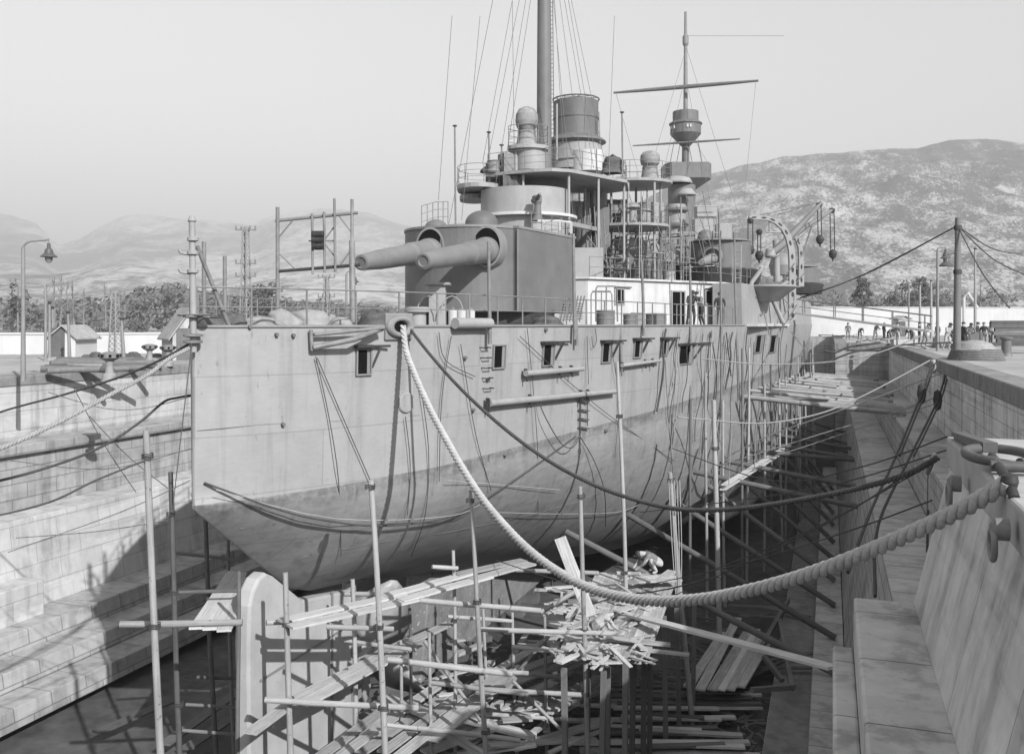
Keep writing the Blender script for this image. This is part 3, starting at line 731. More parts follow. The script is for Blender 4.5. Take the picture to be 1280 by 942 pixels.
# draught ladder of rope hung at the side
mb = MB()
for du in (0, 10):
    mb.tube([hit(722 + du + .0*k, 492 + 10*k, .08)[0] for k in range(5)], .018, 5)
for k in range(4):
    a = hit(721, 500 + 11*k, .1)[0]; b = hit(733, 502 + 11*k, .1)[0]; mb.bar(a, b, .06, .04)
tag(mb.build('rope_ladder', M['dhemp']), 'short rope ladder hanging on the ship side below the long boom', 'ladder')
# fairlead at the deck edge
p, n = hit(497, 409); x, up = frame_axes(n); R = Matrix((x, up, n)).transposed()
mb = MB(); pc = p + up*.02 + n*.03; mb.box(pc, (.95, .72, .10), M=R); fl = mb.build('fairlead', M['grey'], ship, .03)
mb = MB(); mb.lathe([(.36 + .13*cos(a*pi/6), .13*sin(a*pi/6)) for a in range(13)], pc + n*.06, 22, M=R, sx=1.0, sy=.62); mb.build('lip', M['grey'], fl)
mb = MB(); mb.lathe([(0, .0), (.33, .0)], pc + n*.07, 20, M=R, sx=1.0, sy=.6); mb.lathe([(.33, .0), (.33, -.05)], pc + n*.07, 20, M=R, sx=1, sy=.6); mb.build('throat', M['black'], fl)
# ------------------------------------------------------------------ railings
def railing(pts, h, spacing, nrail=2, r=.022, name='railing', parent=None, m='steel'):
    mb = MB(); pts = [Vector(p) for p in pts]; L = [0]
    for a, b in zip(pts, pts[1:]): L.append(L[-1] + (b - a).length)
    def at(s):
        for i in range(len(pts)-1):
            if s <= L[i+1] or i == len(pts)-2: return pts[i].lerp(pts[i+1], (s - L[i]) / max(1e-6, L[i+1] - L[i]))
    n = max(1, round(L[-1] / spacing))
    for k in range(n+1):
        p = at(L[-1]*k/n); mb.tube([p, p + Vector((0,0,h))], r*1.15, 6)
    for j in range(nrail):
        z = h * (j+1) / nrail
        q = []
        for i in range(len(pts)): q.append(pts[i] + Vector((0,0,z)))
        mb.tube(q, r if j == nrail-1 else r*.75, 6)
    return mb.build(name, M[m], parent or ship)
railing([deck_pt(s, 1, -.05, .12) for s in (0, .15, .5, 1.2, 2.4, 4, 6, 8, 10, 12, 16, 20, 25, 31)], .92, 1.45)
railing([deck_pt(s, -1, -.05, .12) for s in (0, .15, .5, 1.2, 2.4, 4, 6, 8, 10, 12, 16, 20, 25, 31)], .92, 1.45)
# ------------------------------------------------------------------ stern gear: davit post, strut, awning frame
def vpost(name, u, v0, v1, d, r, m='steel', du=0, parent=ship, seg=10):
    mb = MB(); mb.tube([D(u, v0, d), D(u + du, v1, d)], r, seg); return mb.build(name, M[m], parent)
dv = vpost('stern_davit', 240, 275, 440, 21.2, .075, 'lgrey', 2)
mb = MB()
for v in (302, 319, 342): mb.lathe([(.08, 0), (.13, .02), (.13, .09), (.08, .11)], D(241, v, 21.2), 12)
mb.build('collar', M['lgrey'], dv)
for v in (318, 342):
    mb = MB(); a = D(239, v, 21.2); mb.tube([a, D(231, v-1, 21.15), D(226, v-2, 21.1), D(224, v-6, 21.1)], .035, 8); mb.build('hook_arm', M['lgrey'], dv)
mb = MB(); mb.lathe([(.0, .12), (.06, .1), (.1, 0), (.06, -.06)], D(240, 276, 21.2), 12); mb.build('eye', M['lgrey'], dv)
mb = MB(); mb.tube([D(246, 307, 21.6), D(292, 421, 22.2)], .05, 8); mb.lathe([(0, -.07), (.07, 0), (0, .07)], D(292, 420, 22.2), 10); mb.build('stern_strut', M['steel'], ship)
for u, v0, d in ((255, 302, 23), (281, 320, 24.5)):
    o = vpost('awning_stanchion', u, v0, 408, d, .055, 'steel')
mb = MB(); mb.tube([D(224, 393, 21.0), D(262, 396, 21.4)], .03, 6)
for k in range(6): mb.lathe([(.1, 0), (.13, .03), (0, .06)], D(228 + 6*k, 395, 21.1), 8)
for v in (398, 422, 430): mb.lathe([(.08, 0), (.22, .03), (.22, .08), (.08, .1)], D(241, v, 21.2), 12)
mb.build('stern_bracket', M['steel'], ship)
dA = 25.5
fr = vpost('awning_frame', 347, 259, 392, dA, .055, 'steel')
mb = MB(); mb.tube([D(440, 249, dA), D(440, 300, dA), D(440, 301, dA), D(441, 406, dA)], [.045, .045, .085, .085], 10); mb.build('post', M['steel'], fr)
mb = MB(); mb.tube([D(344, 276, dA), D(447, 266, dA)], .045, 8); mb.build('top_bar', M['steel'], fr)
mb = MB(); mb.tube([D(348, 339, dA), D(450, 331, dA)], .045, 8); mb.build('bottom_bar', M['iron'], fr)
for u, v0, v1 in ((390, 267, 343), (405, 265, 341), (418, 248, 340)):
    mb = MB(); mb.tube([D(u, v0, dA - .1), D(u + 1, v1, dA - .1)], .036, 8); mb.build('rod', M['steel'], fr)
for a, b in (((348, 297), (367, 274)), ((349, 317), (370, 337)), ((439, 290), (424, 270)), ((439, 312), (424, 333)), ((404, 302), (418, 283)), ((404, 302), (418, 320)), ((386, 301), (418, 301))):
    mb = MB(); mb.tube([D(*a, dA), D(*b, dA)], .022, 6); mb.build('brace', M['steel'], fr)
mb = MB()
for v in (293, 300, 308): mb.tube([D(390, v, dA-.12), D(405, v, dA-.12)], .1, 10)
for u in (392, 403): mb.tube([D(u, 289, dA-.14), D(u, 312, dA-.14)], .05, 6)
mb.build('pulley_block', M['iron'], fr)
# rail of pipes hung outside the stern quarter
mb = MB(); a = hit(386, 412, .12)[0]; mb.tube([a, hit(387, 438, .14)[0]], .05, 8); mb.tube([hit(387, 434, .2)[0], hit(430, 423, .5)[0] , hit(470, 410, .3)[0]], .07, 8); mb.tube([hit(388, 418, .2)[0], hit(470, 409, .4)[0]], .05, 8); mb.build('hull_boom', M['steel'], ship)
# ------------------------------------------------------------------ main turret
MT = D(612, 380, 40)
TP = []
for k in range(25):      # rounded front, then the flat right-hand side plate
    a = pi * (1.02 + .80 * k / 24)
    TP.append((-14.55 + 2.95*cos(a)*(1 if cos(a) < 0 else .93), 37.0 + 2.95*sin(a)))
TP += [(-11.95, 35.35), (-11.0, 40.6), (-12.0, 41.6), (-14.3, 42), (-16.6, 41.6), (-17.45, 40.2)]
z0 = CZ + .5; z1 = CZ + 3.92
mb = MB(); mb.prism(TP, z0, z1); tur = mb.build('gun_turret', M['dgrey'], ship, .05)
cxy = Vector((-14.3, 38)); ring = lambda k, e=0: [(cxy.x + (x - cxy.x)*k, cxy.y + (y - cxy.y)*k) for x, y in TP]
mb = MB(); n = len(TP)
r0 = [(x, y, z1 - .03) for x, y in ring(1.012)]; r1 = [(x, y, z1 + .07) for x, y in ring(1.012)]; r2 = [(x, y, z1 + .22) for x, y in ring(.6)]
if True:
    vs2 = r0 + r1 + r2; fs2 = [(i, n+i, n+(i+1) % n, (i+1) % n) for i in range(n)] + [(n+i, 2*n+i, 2*n+(i+1) % n, n+(i+1) % n) for i in range(n)] + [tuple(range(2*n, 3*n)), tuple(range(n))[::-1]]
    mb.add(vs2, [f[::-1] for f in fs2])
mb.build('roof', M['grey'], tur)
mb = MB(); mb.lathe([(3.0, -.45), (3.0, .55)], (-14.4, 38.2, CZ), 40); mb.lathe([(3.28, -.2), (3.28, .02), (3.0, .05)], (-14.4, 38.2, CZ), 40); mb.build('barbette', M['iron'], tur)
for (u, v, d, r) in ((602, 284, 37.6, .68), (545, 291, 39.5, .5)):
    c = D(u, v, d); c.z = z1 + .12; mb = MB(); mb.lathe([(r*1.02, -.1), (r, .05)] + [(r*cos(a*pi/16), .05 + r*.8*sin(a*pi/16)) for a in range(0, 9)], c, 24); mb.build('sighting_hood', M['dgrey'], tur)
mb = MB(); mb.box(D(623, 287, 37.2) * 1 + Vector((0,0,.1)), (.12, .2, .1)); mb.build('sight_slit', M['black'], tur)
RX = Matrix.Rotation(radians(90), 3, 'X')          # lathe axis Z -> -Y (aft)
for gx, gy in ((-12.95, 34.35), (-15.3, 34.1)):
    gz = CZ + 2.95; c = Vector((gx, gy, gz))
    mb = MB(); mb.lathe([(.57, -.6), (.57, .06), (.64, .05), (.66, -.6)], c + Vector((0,0,.14)), 36, M=RX, sy=1.3); gp = mb.build('gun_port', M['grey'], tur)
    mb = MB(); mb.lathe([(0, .03), (.575, .03)], c + Vector((0,0,.14)), 32, M=RX, sy=1.3); mb.build('port_recess_shade', M['black'], gp)  # flat black disc, the shade of the recess put in as colour
    mz = Vector((gx, 28.3, CZ + 2.12)); ax = (mz - c).normalized(); Lg = (mz - c).length
    x = Vector((1,0,0)); y = ax.cross(x).normalized(); Rg = Matrix((x, y, ax)).transposed()
    g = MB(); g.lathe([(.50, -.3), (.53, .0), (.53, .3), (.47, .48), (.46, Lg*.33), (.405, Lg*.36), (.36, Lg*.75), (.295, Lg*.93), (.29, Lg*.97), (.275, Lg), (.16, Lg + .001), (.15, Lg - .25), (0, Lg - .26)], c, 28, M=Rg); gun = g.build('gun', M['gun'], tur)
    g = MB(); g.lathe([(0, Lg - .02), (.15, Lg - .02), (.2, Lg + .03), (.25, Lg + .012), (.26, Lg + .001)], c, 20, M=Rg); g.build('tampion', M['dgrey'], gun)
mb = MB(); mb.bar((-11.97, 35.3, z0 + .02), (-11.97, 35.3, z1 - .05), .05); mb.build('corner_strap', M['grey'], tur)
railing([D(527, 287, 39), D(545, 281, 40), D(560, 280, 41)], 1.0, .5, 3, .016, parent=tur)
railing([(-12.2, 37.8, z1 + .1), (-11.7, 39.5, z1 + .1), (-11.3, 41, z1 + .1), (-13.5, 41.9, z1+.1)], .8, .8, 2, .016, parent=tur)
# white ladder-like stand behind the roof edge
mb = MB()
for a, b in (((700, 276), (714, 278)), ((700, 276), (700, 288)), ((714, 277), (714, 292)), ((690, 276), (690, 286)), ((672, 276), (700, 276)), ((680, 276), (680, 284))): mb.bar(D(*a, 41.5), D(*b, 41.5), .09)
mb.build('roof_stand', M['white'], tur)
# ------------------------------------------------------------------ quarterdeck fittings
p = D(547, 404, 34.5); p.z = CZ - .1
mb = MB(); mb.box(p + Vector((0,0,.75)), (.62, .62, 1.6), TH); vt_ = mb.build('ventilator', M['lgrey'], ship, .03)
mb = MB(); mb.box(p + Vector((0,0,1.6)), (.95, .9, .09), TH); mb.build('cover', M['lgrey'], vt_)
mb = MB()
for du in (-12, 18):
    q = [D(547 + du + 14*cos(a*pi/8), 392 - 22*sin(a*pi/8), 33.8) for a in range(9)]; mb.tube(q, .022, 6)
mb.build('hatch_hoop', M['lgrey'], ship)
p = D(522, 402, 32); mb = MB(); mb.lathe([(.3, -.3), (.3, .32), (.46, .34), (.46, .5), (.3, .52), (0, .52)], p, 20); mb.build('capstan', M['lgrey'], ship)
p = D(590, 412, 30.5); p2_ = hit(600, 409, .1)
mb = MB(); a = hit(562, 405, .2)[0]; b = hit(606, 404, .2)[0]; a.z = b.z = CZ + .02
mb.tube([a, b], .16, 12); mb.build('deck_roller', M['lgrey'], ship)
GC = 'white canisters at the deck edge'
for u in (566, 577, 588):
    p = D(u, 404, 30.2); p.z = CZ - .08
    t = thing('canister', 'white cylindrical canister at the deck edge by the stern gun, ' + {566: 'leftmost of three', 577: 'middle of three', 588: 'rightmost of three'}[u], 'canister', p, GC)
    mb = MB(); mb.lathe([(.15, 0), (.15, .5), (.12, .55), (.06, .57)], p, 14); mb.build('body', M['white'], t)
    mb = MB(); mb.lathe([(.06, .56), (.08, .6), (.0, .64)], p, 10); mb.build('lid', M['steel'], t)
def lump(name, u, v, d, w_, h, m, label, cat, group, seed):
    rnd = random.Random(seed); p = D(u, v, d); p.z = CZ - .1; mb = MB(); n = 14; k = 7; vs2 = []
    for j in range(k + 1):
        f = j / k
        for i in range(n):
            a = 2*pi*i/n; q = Vector((cos(a)*1.3 + seed, sin(a)*1.3, f*1.5)); rr = (1 - f**2.2) ** .5 * (1 + .55*noise.noise(q)); vs2.append(p + Vector((w_*.5*rr*cos(a), w_*.4*rr*sin(a), h * f * (1 + .25*noise.noise(q*1.3)))))
    mb.add(vs2, [(j*n+i, j*n+(i+1) % n, (j+1)*n+(i+1) % n, (j+1)*n+i) for j in range(k) for i in range(n)], True)
    return tag(mb.build(name, M[m]), label, cat, group)
GB = 'canvas bundles on the quarterdeck'
for k, (u, d, w_, h, lab) in enumerate(((322, 24, 1.5, .3, 'low crumpled pale canvas bundle on the quarterdeck, leftmost in the heap'), (352, 25, 1.0, .5, 'peaked pale canvas bundle left of the awning frame middle'), (385, 26, 1.4, .5, 'largest rounded pale canvas bundle under the pulley block'), (412, 26.5, 1.1, .36, 'pale canvas bundle beside the thick awning post'), (424, 25.2, .7, .3, 'small pale canvas bundle at the foot of the thick awning post'))):
    lump('canvas_bundle', u, 404, d, w_, h, 'canvas', lab, 'bundle', GB, k)
for k, (u, d, w_, h, lab) in enumerate(((262, 23, .8, .35, 'small dark cloth bundle at the stern rail beside the davit'), (290, 23.6, .9, .42, 'dark cloth bundle at the stern rail left of the pylon'), (470, 30, 1.5, .55, 'dark tarred bundle on deck left of the fairlead'), (683, 38.5, 1.4, .45, 'dark heap of netting on deck under the turret corner'))):
    lump('netting_heap', u, 404, d, w_, h, 'dcanvas', lab, 'heap', 'dark bundles on the quarterdeck', 10 + k)
mb = MB()
for k in range(7):
    a = D(700 + 4*k, 402, 39); b = a + Vector((.15, .3, 1.1)); mb.bar(a, b, .05)
    mb.bar(D(699, 400 - 3.5*k, 39) , D(728, 398 - 3*k, 39.2), .05)
tag(mb.build('wooden_grating', M['dwood']), 'wooden slatted grating leaning on deck by the turret corner', 'grating')
GD = 'drums and tubs on the deck'
for u, d, r, h, m, lab in ((757, 42, .42, .72, 'dgrey', 'dark drum on the deck in front of the white deckhouse, left of the others'), (787, 43, .30, .55, 'dgrey', 'small dark drum on the deck between two rail posts'), (796, 43.4, .3, .62, 'grey', 'grey tub on the deck just right of a small dark drum'), (820, 44, .5, .6, 'dgrey', 'wide grey tub on the deck left of the dark doorway')):
    p = D(u, 404, d); p.z = CZ - .1; t = thing('drum', lab, 'drum', p, GD)
    mb = MB(); mb.lathe([(r, 0), (r, h), (r*.9, h + .02), (0, h + .02)], p, 18); mb.build('body', M[m], t)
    mb = MB()
    for f in (.05, .5, .95): mb.lathe([(r + .005, h*f - .03), (r + .025, h*f), (r + .005, h*f + .03)], p, 18)
    mb.build('hoop', M['steel'], t)
# ------------------------------------------------------------------ deckhouse and casemates
DH = [(-16.6, 43.5), (-11.2, 43.7), (-5.6, 52.0), (-4.6, 56), (-4.2, 95), (-23.8, 95), (-23.4, 56), (-22.4, 52)]
UD = CZ + 2.2
mb = MB(); mb.prism(DH, CZ - .2, UD); dh = mb.build('deckhouse', M['white'], ship)
mb = MB(); mb.prism([(x + (.12 if x > XC else -.12), y - .1) for x, y in DH], UD + .01, UD + .11); mb.build('upper_deck', M['white'], dh)
# faces of the deckhouse are met by the lens rays
DA, DB = Vector((-11.2, 43.7, 0)), Vector((-5.6, 52.0, 0)); dn = Vector((DB.y - DA.y, -(DB.x - DA.x), 0)).normalized(); dx_ = (DB - DA).normalized()
def onDH(u, v, off=0):
    r = ray(u, v); t = (DA - CAM).dot(dn) / r.dot(dn); return CAM + r*t + dn*off
def dh_open(name, u0, v0, u1, v1, inner='black', stay=False):
    a = onDH(u0, v1); b = onDH(u1, v0); c = (a + b)/2; w_ = (Vector((b.x, b.y, 0)) - Vector((a.x, a.y, 0))).length; h = b.z - a.z
    R = Matrix((dx_, Vector((0,0,1)), dn)).transposed(); mb = MB()
    for s in (-1, 1):
        mb.box(c + dx_*s*(w_/2 + .04), (.08, h + .16, .1), M=R); mb.box(c + Vector((0,0,1))*s*(h/2 + .04), (w_ - .002, .08, .1), M=R)
    f = mb.build(name, M['lgrey'], dh)
    mb = MB(); mb.box(c - dn*.04, (w_, h, .1), M=R); mb.build('opening', M[inner], f)
    mb = MB(); mb.box(c + dx_*w_*.2 + dn*.02, (w_*.12, h*.96, .04), M=R); mb.build('jamb', M['grey'], f)
    if stay:
        mb = MB(); e = c + Vector((0,0,h/2 + .12)) + dn*.1; mb.tube([e - dx_*w_*.7, e + dx_*w_*1.4], .03, 6); mb.build('shutter_stay', M['iron'], f)
dh_open('doorway', 840, 365, 855, 407); dh_open('window', 769, 362, 779, 379, stay=True); dh_open('window', 882, 364, 893, 379, stay=True)
mb = MB(); q = [onDH(738, 402, .4), onDH(738, 362, .4), onDH(740, 358, .4), onDH(762, 358, .4), onDH(764, 362, .4), onDH(765, 402, .4)]; mb.tube(q, .04, 8); mb.tube([onDH(751, 358, .4), onDH(751, 402, .4)], .035, 8); mb.build('pipe_hoop', M['steel'], dh)
# casemate: the side carried up flush to the upper deck
cs = [32.5, 33.5, 36, 40, 45, 50, 60, 70, 80, 92]
mb = MB(); a = [(XC + bw(s) - .02, YS + s, CZ - .15) for s in cs]; b = [(XC + bw(s) - .06 - .02*(s > 33), YS + s, UD - .0) for s in cs]; n = len(cs)
a2 = [(XC + bw(s) - 1.6, YS + s + .3, CZ - .15) for s in cs]; b2 = [(XC + bw(s) - 1.6, YS + s + .3, UD) for s in cs]
mb.add(a + b + a2 + b2, [(i, n+i, n+i+1, i+1) for i in range(n-1)] + [(n+i, 3*n+i, 3*n+i+1, n+i+1) for i in range(n-1)] + [(0, 2*n, 3*n, n)], False)
cas = mb.build('casemate', M['lgrey'], ship)
def cas_open(u0, v0, u1, v1, s, name='gun_port'):
    tb = (XC + bw(s) - .05); a = onX(u0, v1, tb); b = onX(u1, v0, tb); c = (a + b)/2
    mb = MB(); w_ = abs(b.y - a.y); h = b.z - a.z
    mb.box(c + Vector((.03, 0, 0)), (.12, w_, h)); f = mb.build(name, M['black'], cas)
    mb = MB()
    for sg in (-1, 1): mb.box(c + Vector((.08, sg*(w_/2 + .05), 0)), (.1, .1, h + .2)); mb.box(c + Vector((.08, 0, sg*(h/2 + .05))), (.1, w_ - .002, .1))
    mb.build('frame', M['lgrey'], f)
mb = MB(); mb.box((XC + bw(36) + .25, YS + 40, CZ - .05), (1.0, 13, .16), radians(-5)); mb.build('sponson_shelf', M['white'], ship)
p = D(958, 359, 53); mb = MB(); mb.lathe([(0, .1), (1.7, .1), (1.7, 0), (1.2, -.4), (.7, -.8), (0, -.9)], p, 28); mb.build('gun_sponson', M['lgrey'], ship)
for u, d in ((966, 52.5), (948, 54)):
    h = hit(u, 430)
    if h: port(u - 4, 419, u + 4, 440, False, name='gun_port')

seam([(378, 696), (430, 686), (480, 677), (560, 665), (610, 655), (665, 643), (720, 628), (790, 600)], 'plate_seam', 'dgrey', .012)
seam([(300, 660), (380, 652), (470, 640), (600, 610), (740, 575), (850, 540)], 'plate_seam', 'grey', .008)
seam([(246, 538), (330, 530), (420, 526), (520, 519), (620, 508), (740, 492), (860, 474)], 'plate_seam', 'grey', .010)
M['cover'] = mat('weathered_canvas_hood', .22, .2, 4, .95, .5, streak=.4)
# ------------------------------------------------------------------ superstructure
def drum(name, u, v0, v1, d, wpx, m, parent=None, flare=0, seg=28, thick=0, zb=None):
    c = D(u, v1, d); r = m2(wpx, d) / 2; h = m2(v1 - v0, d)
    if zb is not None: h += c.z - zb; c.z = zb
    mb = MB(); mb.lathe([(0, 0), (r, 0), (r*(1 + flare), h), (0, h)], c, seg, smooth=True); return mb.build(name, M[m], parent or ship)
def ring2(poly, k):
    cx = sum(p[0] for p in poly)/len(poly); cy = sum(p[1] for p in poly)/len(poly); return [(cx + (x-cx)*k, cy + (y-cy)*k) for x, y in poly]
def slab(name, poly, z, th, m, parent=None):
    mb = MB(); mb.prism(poly, z - th, z); return mb.build(name, M[m], parent or ship)
def oval(u, d, wpx, dep, n=20, cut=1.0):
    c = D(u, VH, d); X = Vector((CT, ST, 0)); Y = Vector((-ST, CT, 0)); a = m2(wpx, d)/2; out = []
    for i in range(n):
        t = 2*pi*i/n; q = c + X*a*max(-cut, min(cut, cos(t)*1.12)) + Y*dep/2*sin(t); out.append((q.x, q.y))
    return out
def platform(name, u, v, d, wpx, dep, m='lgrey', rail=True, th=.22, h=.95, n=20, nr=3):
    z = D(u, v, d).z; poly = oval(u, d, wpx, dep, n); o = slab(name, poly, z, th, m)
    if rail: railing([(x, y, z) for x, y in ring2(poly, .97)] + [Vector((*ring2(poly, .97)[0], z))], h, 1.0, nr, .016, parent=o)
    return o
# after conning tower and bridge
drum('conning_tower', 657, 240, 275, 47, 112, 'lgrey', zb=UD + .1, seg=36)
mb = MB(); c = D(657, 275, 47); r = m2(56, 47); mb.lathe([(r + .02, 0), (r + .35, .0), (r + .35, .14), (r + .02, .14)], c, 36); mb.build('tower_ring', M['white'], ship)
drum('chart_house', 672, 218, 240, 48.6, 70, 'dgrey'); drum('chart_house', 628, 221, 240, 48.2, 26, 'dgrey')
bpz = CZ + 7.62; bpl = [tuple(D(u, VH, dd).xy) for u, dd in ((607, 46.6), (640, 45.7), (668, 45.1), (690, 44.9), (712, 45.2), (745, 46.6), (784, 48.6), (786, 51.5), (750, 53), (700, 52), (607, 50))]
bo = slab('bridge_platform', bpl, bpz, .16, 'lgrey'); railing([(x, y, bpz) for x, y in ring2(bpl, .97)] + [Vector((*ring2(bpl, .97)[0], bpz))], 1.0, 1.1, 3, .015, parent=bo)
for u, dd in ((612, 46.9), (654, 45.8), (711, 45.6), (748, 47), (780, 49)):
    mb = MB(); mb.tube([D(u, 205, dd).xy.to_3d() + Vector((0,0,bpz - .16)), D(u, 205, dd).xy.to_3d() + Vector((0,0,UD + (3.4 if u < 700 else 0)))], .07, 8); mb.build('bridge_pillar', M['lgrey'], ship)
platform('bridge_wing', 600, 234, 47.5, 56, 3.6, 'lgrey'); platform('lower_wing', 592, 246, 48.5, 34, 2.4, 'lgrey', False)
platform('searchlight_platform', 660, 184, 47, 50, 1.9, 'lgrey', True, .18, 1.0, 18)
drum('searchlight_drum', 663, 186, 214, 47, 38, 'lgrey')
mb = MB(); c = D(640, 192, 47); mb.tube([D(645, 190, 46.6), D(645, 214, 46.6)], .1, 8); mb.tube([D(676, 190, 46.6), D(676, 214, 46.6)], .1, 8); mb.build('drum_pillar', M['lgrey'], ship)
def searchlight(u, v, d, rpx, vb, tall=1.3):
    c = D(u, v, d); r = m2(rpx, d); mb = MB()
    mb.lathe([(0, -r*tall*.95), (r*.6, -r*tall*.8), (r*.92, -r*.4), (r, 0), (r*.95, r*.5*tall), (r*.7, r*.85*tall), (r*.3, r*tall), (0, r*1.02*tall)], c, 20, sx=1, sy=.9); o = mb.build('searchlight', M['cover'], ship)
    b = D(u, vb, d); h = c.z - b.z; mb = MB(); mb.lathe([(r*.95, 0), (r*.85, h*.25), (r*.78, h*.5), (r*.8, h*.62)], b, 16); mb.build('searchlight_base', M['cover'], o)
searchlight(658.5, 152, 46.6, 14.5, 184, 1.25); searchlight(812.5, 200, 53, 12.5, 224, .9)
# pillars and the midships flying deck
platform('flying_deck', 792, 229, 54, 92, 4.5, 'lgrey', True, .16, 1.0)
platform('lower_flying_deck', 788, 283, 53, 92, 4.5, 'lgrey', True, .14, 1.0)
mb = MB()
for u, d in ((749, 51.5), (757, 52), (764, 53), (785, 51.5), (795, 55), (818, 52), (826, 53), (731, 50), (743, 50.5)):
    mb = MB(); mb.tube([D(u, 228, d), Vector((*D(u, 228, d).xy, UD))], .075, 8); mb.build('deck_pillar', M['lgrey'], ship)
mb = MB(); a = D(777, 300, 50); b = D(766, 348, 48.5)
for i in range(9):
    q = a.lerp(b, i/8); mb.box(q, (1.0, .26, .06), TH)
mb.bar(a + Vector((.5,0,0)), b + Vector((.5,0,0)), .06, .2); mb.bar(a - Vector((.5,0,0)), b - Vector((.5,0,0)), .06, .2); mb.build('companion_ladder', M['iron'], ship)
drum('ventilator_trunk', 745, 236, 350, 52, 26, 'grey'); drum('ventilator_trunk', 729, 280, 350, 50, 22, 'dgrey')
drum('deck_locker', 812, 255, 282, 54.5, 36, 'lgrey'); drum('deck_locker', 760, 262, 282, 54, 18, 'dgrey'); drum('winch_drum', 800, 335, 350, 51, 26, 'dgrey')
mb = MB(); mb.box(D(735, 330, 47.5), (1.5, 1.2, 1.6), .3); mb.build('deck_locker', M['lgrey'], ship)
mb = MB(); mb.bar(D(713, 280, 43), D(746, 287, 50), .3, .2); mb.build('gangway_beam', M['lgrey'], ship)
mb = MB()
for k in range(5): mb.tube([D(730 + 6*k, 236 + 6*k, 49.5), D(736 + 6*k, 349, 48.8)], .03, 6)
mb.tube([D(732, 292, 48), D(760, 330, 47.5)], .03, 6); mb.tube([D(760, 292, 48), D(733, 330, 47.5)], .03, 6); mb.build('guy_rod', M['steel'], ship)
for (u, v, d, w_, h, dp) in ((766, 205, 51, 1.15, 1.0, 1.2), (619, 211, 47, 1.1, .42, .9)):
    o = lump('netting_heap', u, v, d, w_*2*.6, h, 'dcanvas', 'dark coiled netting stowed on the bridge platform beside the funnel' if u > 700 else 'dark coiled netting stowed at the left end of the bridge platform', 'heap', 'dark netting on the bridge', 40 + int(u))
    z = D(u, v + 12 if u > 700 else v + 4, d).z
    for vtx in o.data.vertices: vtx.co.z += z - (CZ - .1)
# small quick-firing gun on the tower front
p = D(672, 276, 44); mb = MB(); mb.lathe([(.32, 0), (.2, .2), (.16, .75), (.2, .9)], p, 14); qg = mb.build('light_gun', M['dgrey'], ship)
mb = MB(); q = p + Vector((0, 0, 1.05)); mb.tube([q + Vector((-.3,.3,-.05)), q + Vector((.0,-.1,0)), q + Vector((.3, -.6, .15))], [.14, .13, .06], 10); mb.box(q + Vector((-.05,.05,.0)), (.34, .5, .3), .6); mb.build('barrel', M['dgrey'], qg)
# main mast
mast = MB(); mast.tube([D(680, 285, 49), D(680.3, 60, 49), D(680, -60, 49)], [.42, .38, .33], 20); mo = mast.build('main_mast', M['dgrey'], ship)
lad = MB(); a = D(690.5, 210, 48.9); b = D(688.5, -40, 48.9); X = Vector((CT, ST, 0))
for s in (-1, 1): lad.tube([a + X*.09*s, b + X*.09*s], .02, 5)
for k in range(46): q = a.lerp(b, k/46); lad.tube([q - X*.09, q + X*.09], .014, 4)
lad.build('mast_ladder', M['iron'], mo)
# funnel
d = 54.5; c = D(720, 215, d); r = m2(28, d); zz = lambda v: D(720, v, d).z - c.z
mb = MB(); mb.lathe([(r*1.0, zz(172)), (r, zz(150)), (r*1.03, zz(150)), (r*1.03, zz(148)), (r, zz(148)), (r, zz(128)), (r*.92, zz(128)), (r*.9, zz(140)), (0, zz(141))], c, 40); fu = mb.build('funnel', M['dgrey'], ship)
mb = MB(); mb.lathe([(r*1.0, zz(171)), (r*1.32, zz(177)), (r*1.34, zz(179)), (r*1.1, zz(182)), (r*1.0, zz(184))], c, 40); mb.build('funnel_apron', M['dgrey'], fu)
mb = MB(); mb.lathe([(r*1.18, zz(214)), (r*1.18, zz(204)), (r*1.26, zz(203)), (r*1.26, zz(201)), (r*1.14, zz(200)), (r*1.14, zz(182)), (0, zz(181))], c, 40); mb.build('funnel_casing', M['lgrey'], fu)
mb = MB(); mb.lathe([(r*1.02, zz(126)), (r*1.06, zz(125)), (r*1.02, zz(124))], c, 40)
for k in range(14): a = 2*pi*k/14; mb.tube([c + Vector((r*cos(a), r*sin(a), zz(129))), c + Vector((r*1.04*cos(a), r*1.04*sin(a), zz(124)))], .025, 5)
for k in range(6):
    a = 2*pi*k/12 ; mb.tube([c + Vector((r*1.03*cos(a), r*1.03*sin(a), zz(125))), c + Vector((0,0, zz(121))), c - Vector((r*1.03*cos(a), r*1.03*sin(a), -zz(125)))], .02, 5)
mb.build('funnel_cage', M['steel'], fu)
mb = MB(); mb.tube([D(696, 200, 52.6), D(696, 130, 52.6)], .06, 8); mb.build('steam_pipe', M['lgrey'], fu); mb = MB(); mb.tube([D(750, 178, 53.5), D(749, 140, 53.5)], .04, 8); mb.build('steam_pipe', M['lgrey'], fu)
mb = MB(); mb.lathe([(0, 0), (m2(22, d), 0), (m2(22, d), 1.2), (0, 1.2)], D(735, 216, d - 1), 24); mb.build('funnel_base', M['white'], fu)
drum('funnel_trunk', 720, 215, 348, 55.5, 62, 'lgrey')
# thin signal poles
for u, v0, v1, dd in ((568.5, 158, 285, 46.5), (777.5, 141, 226, 50.5), (611, 166, 214, 46.5), (627, 182, 214, 46.5)):
    o = vpost('signal_pole', u, v0, v1, dd, .045, 'steel', 1); mb = MB(); mb.lathe([(.03, -.02), (.12, 0), (.12, .05), (0, .08)], D(u, v0, dd), 8); mb.build('truck', M['iron'], o)
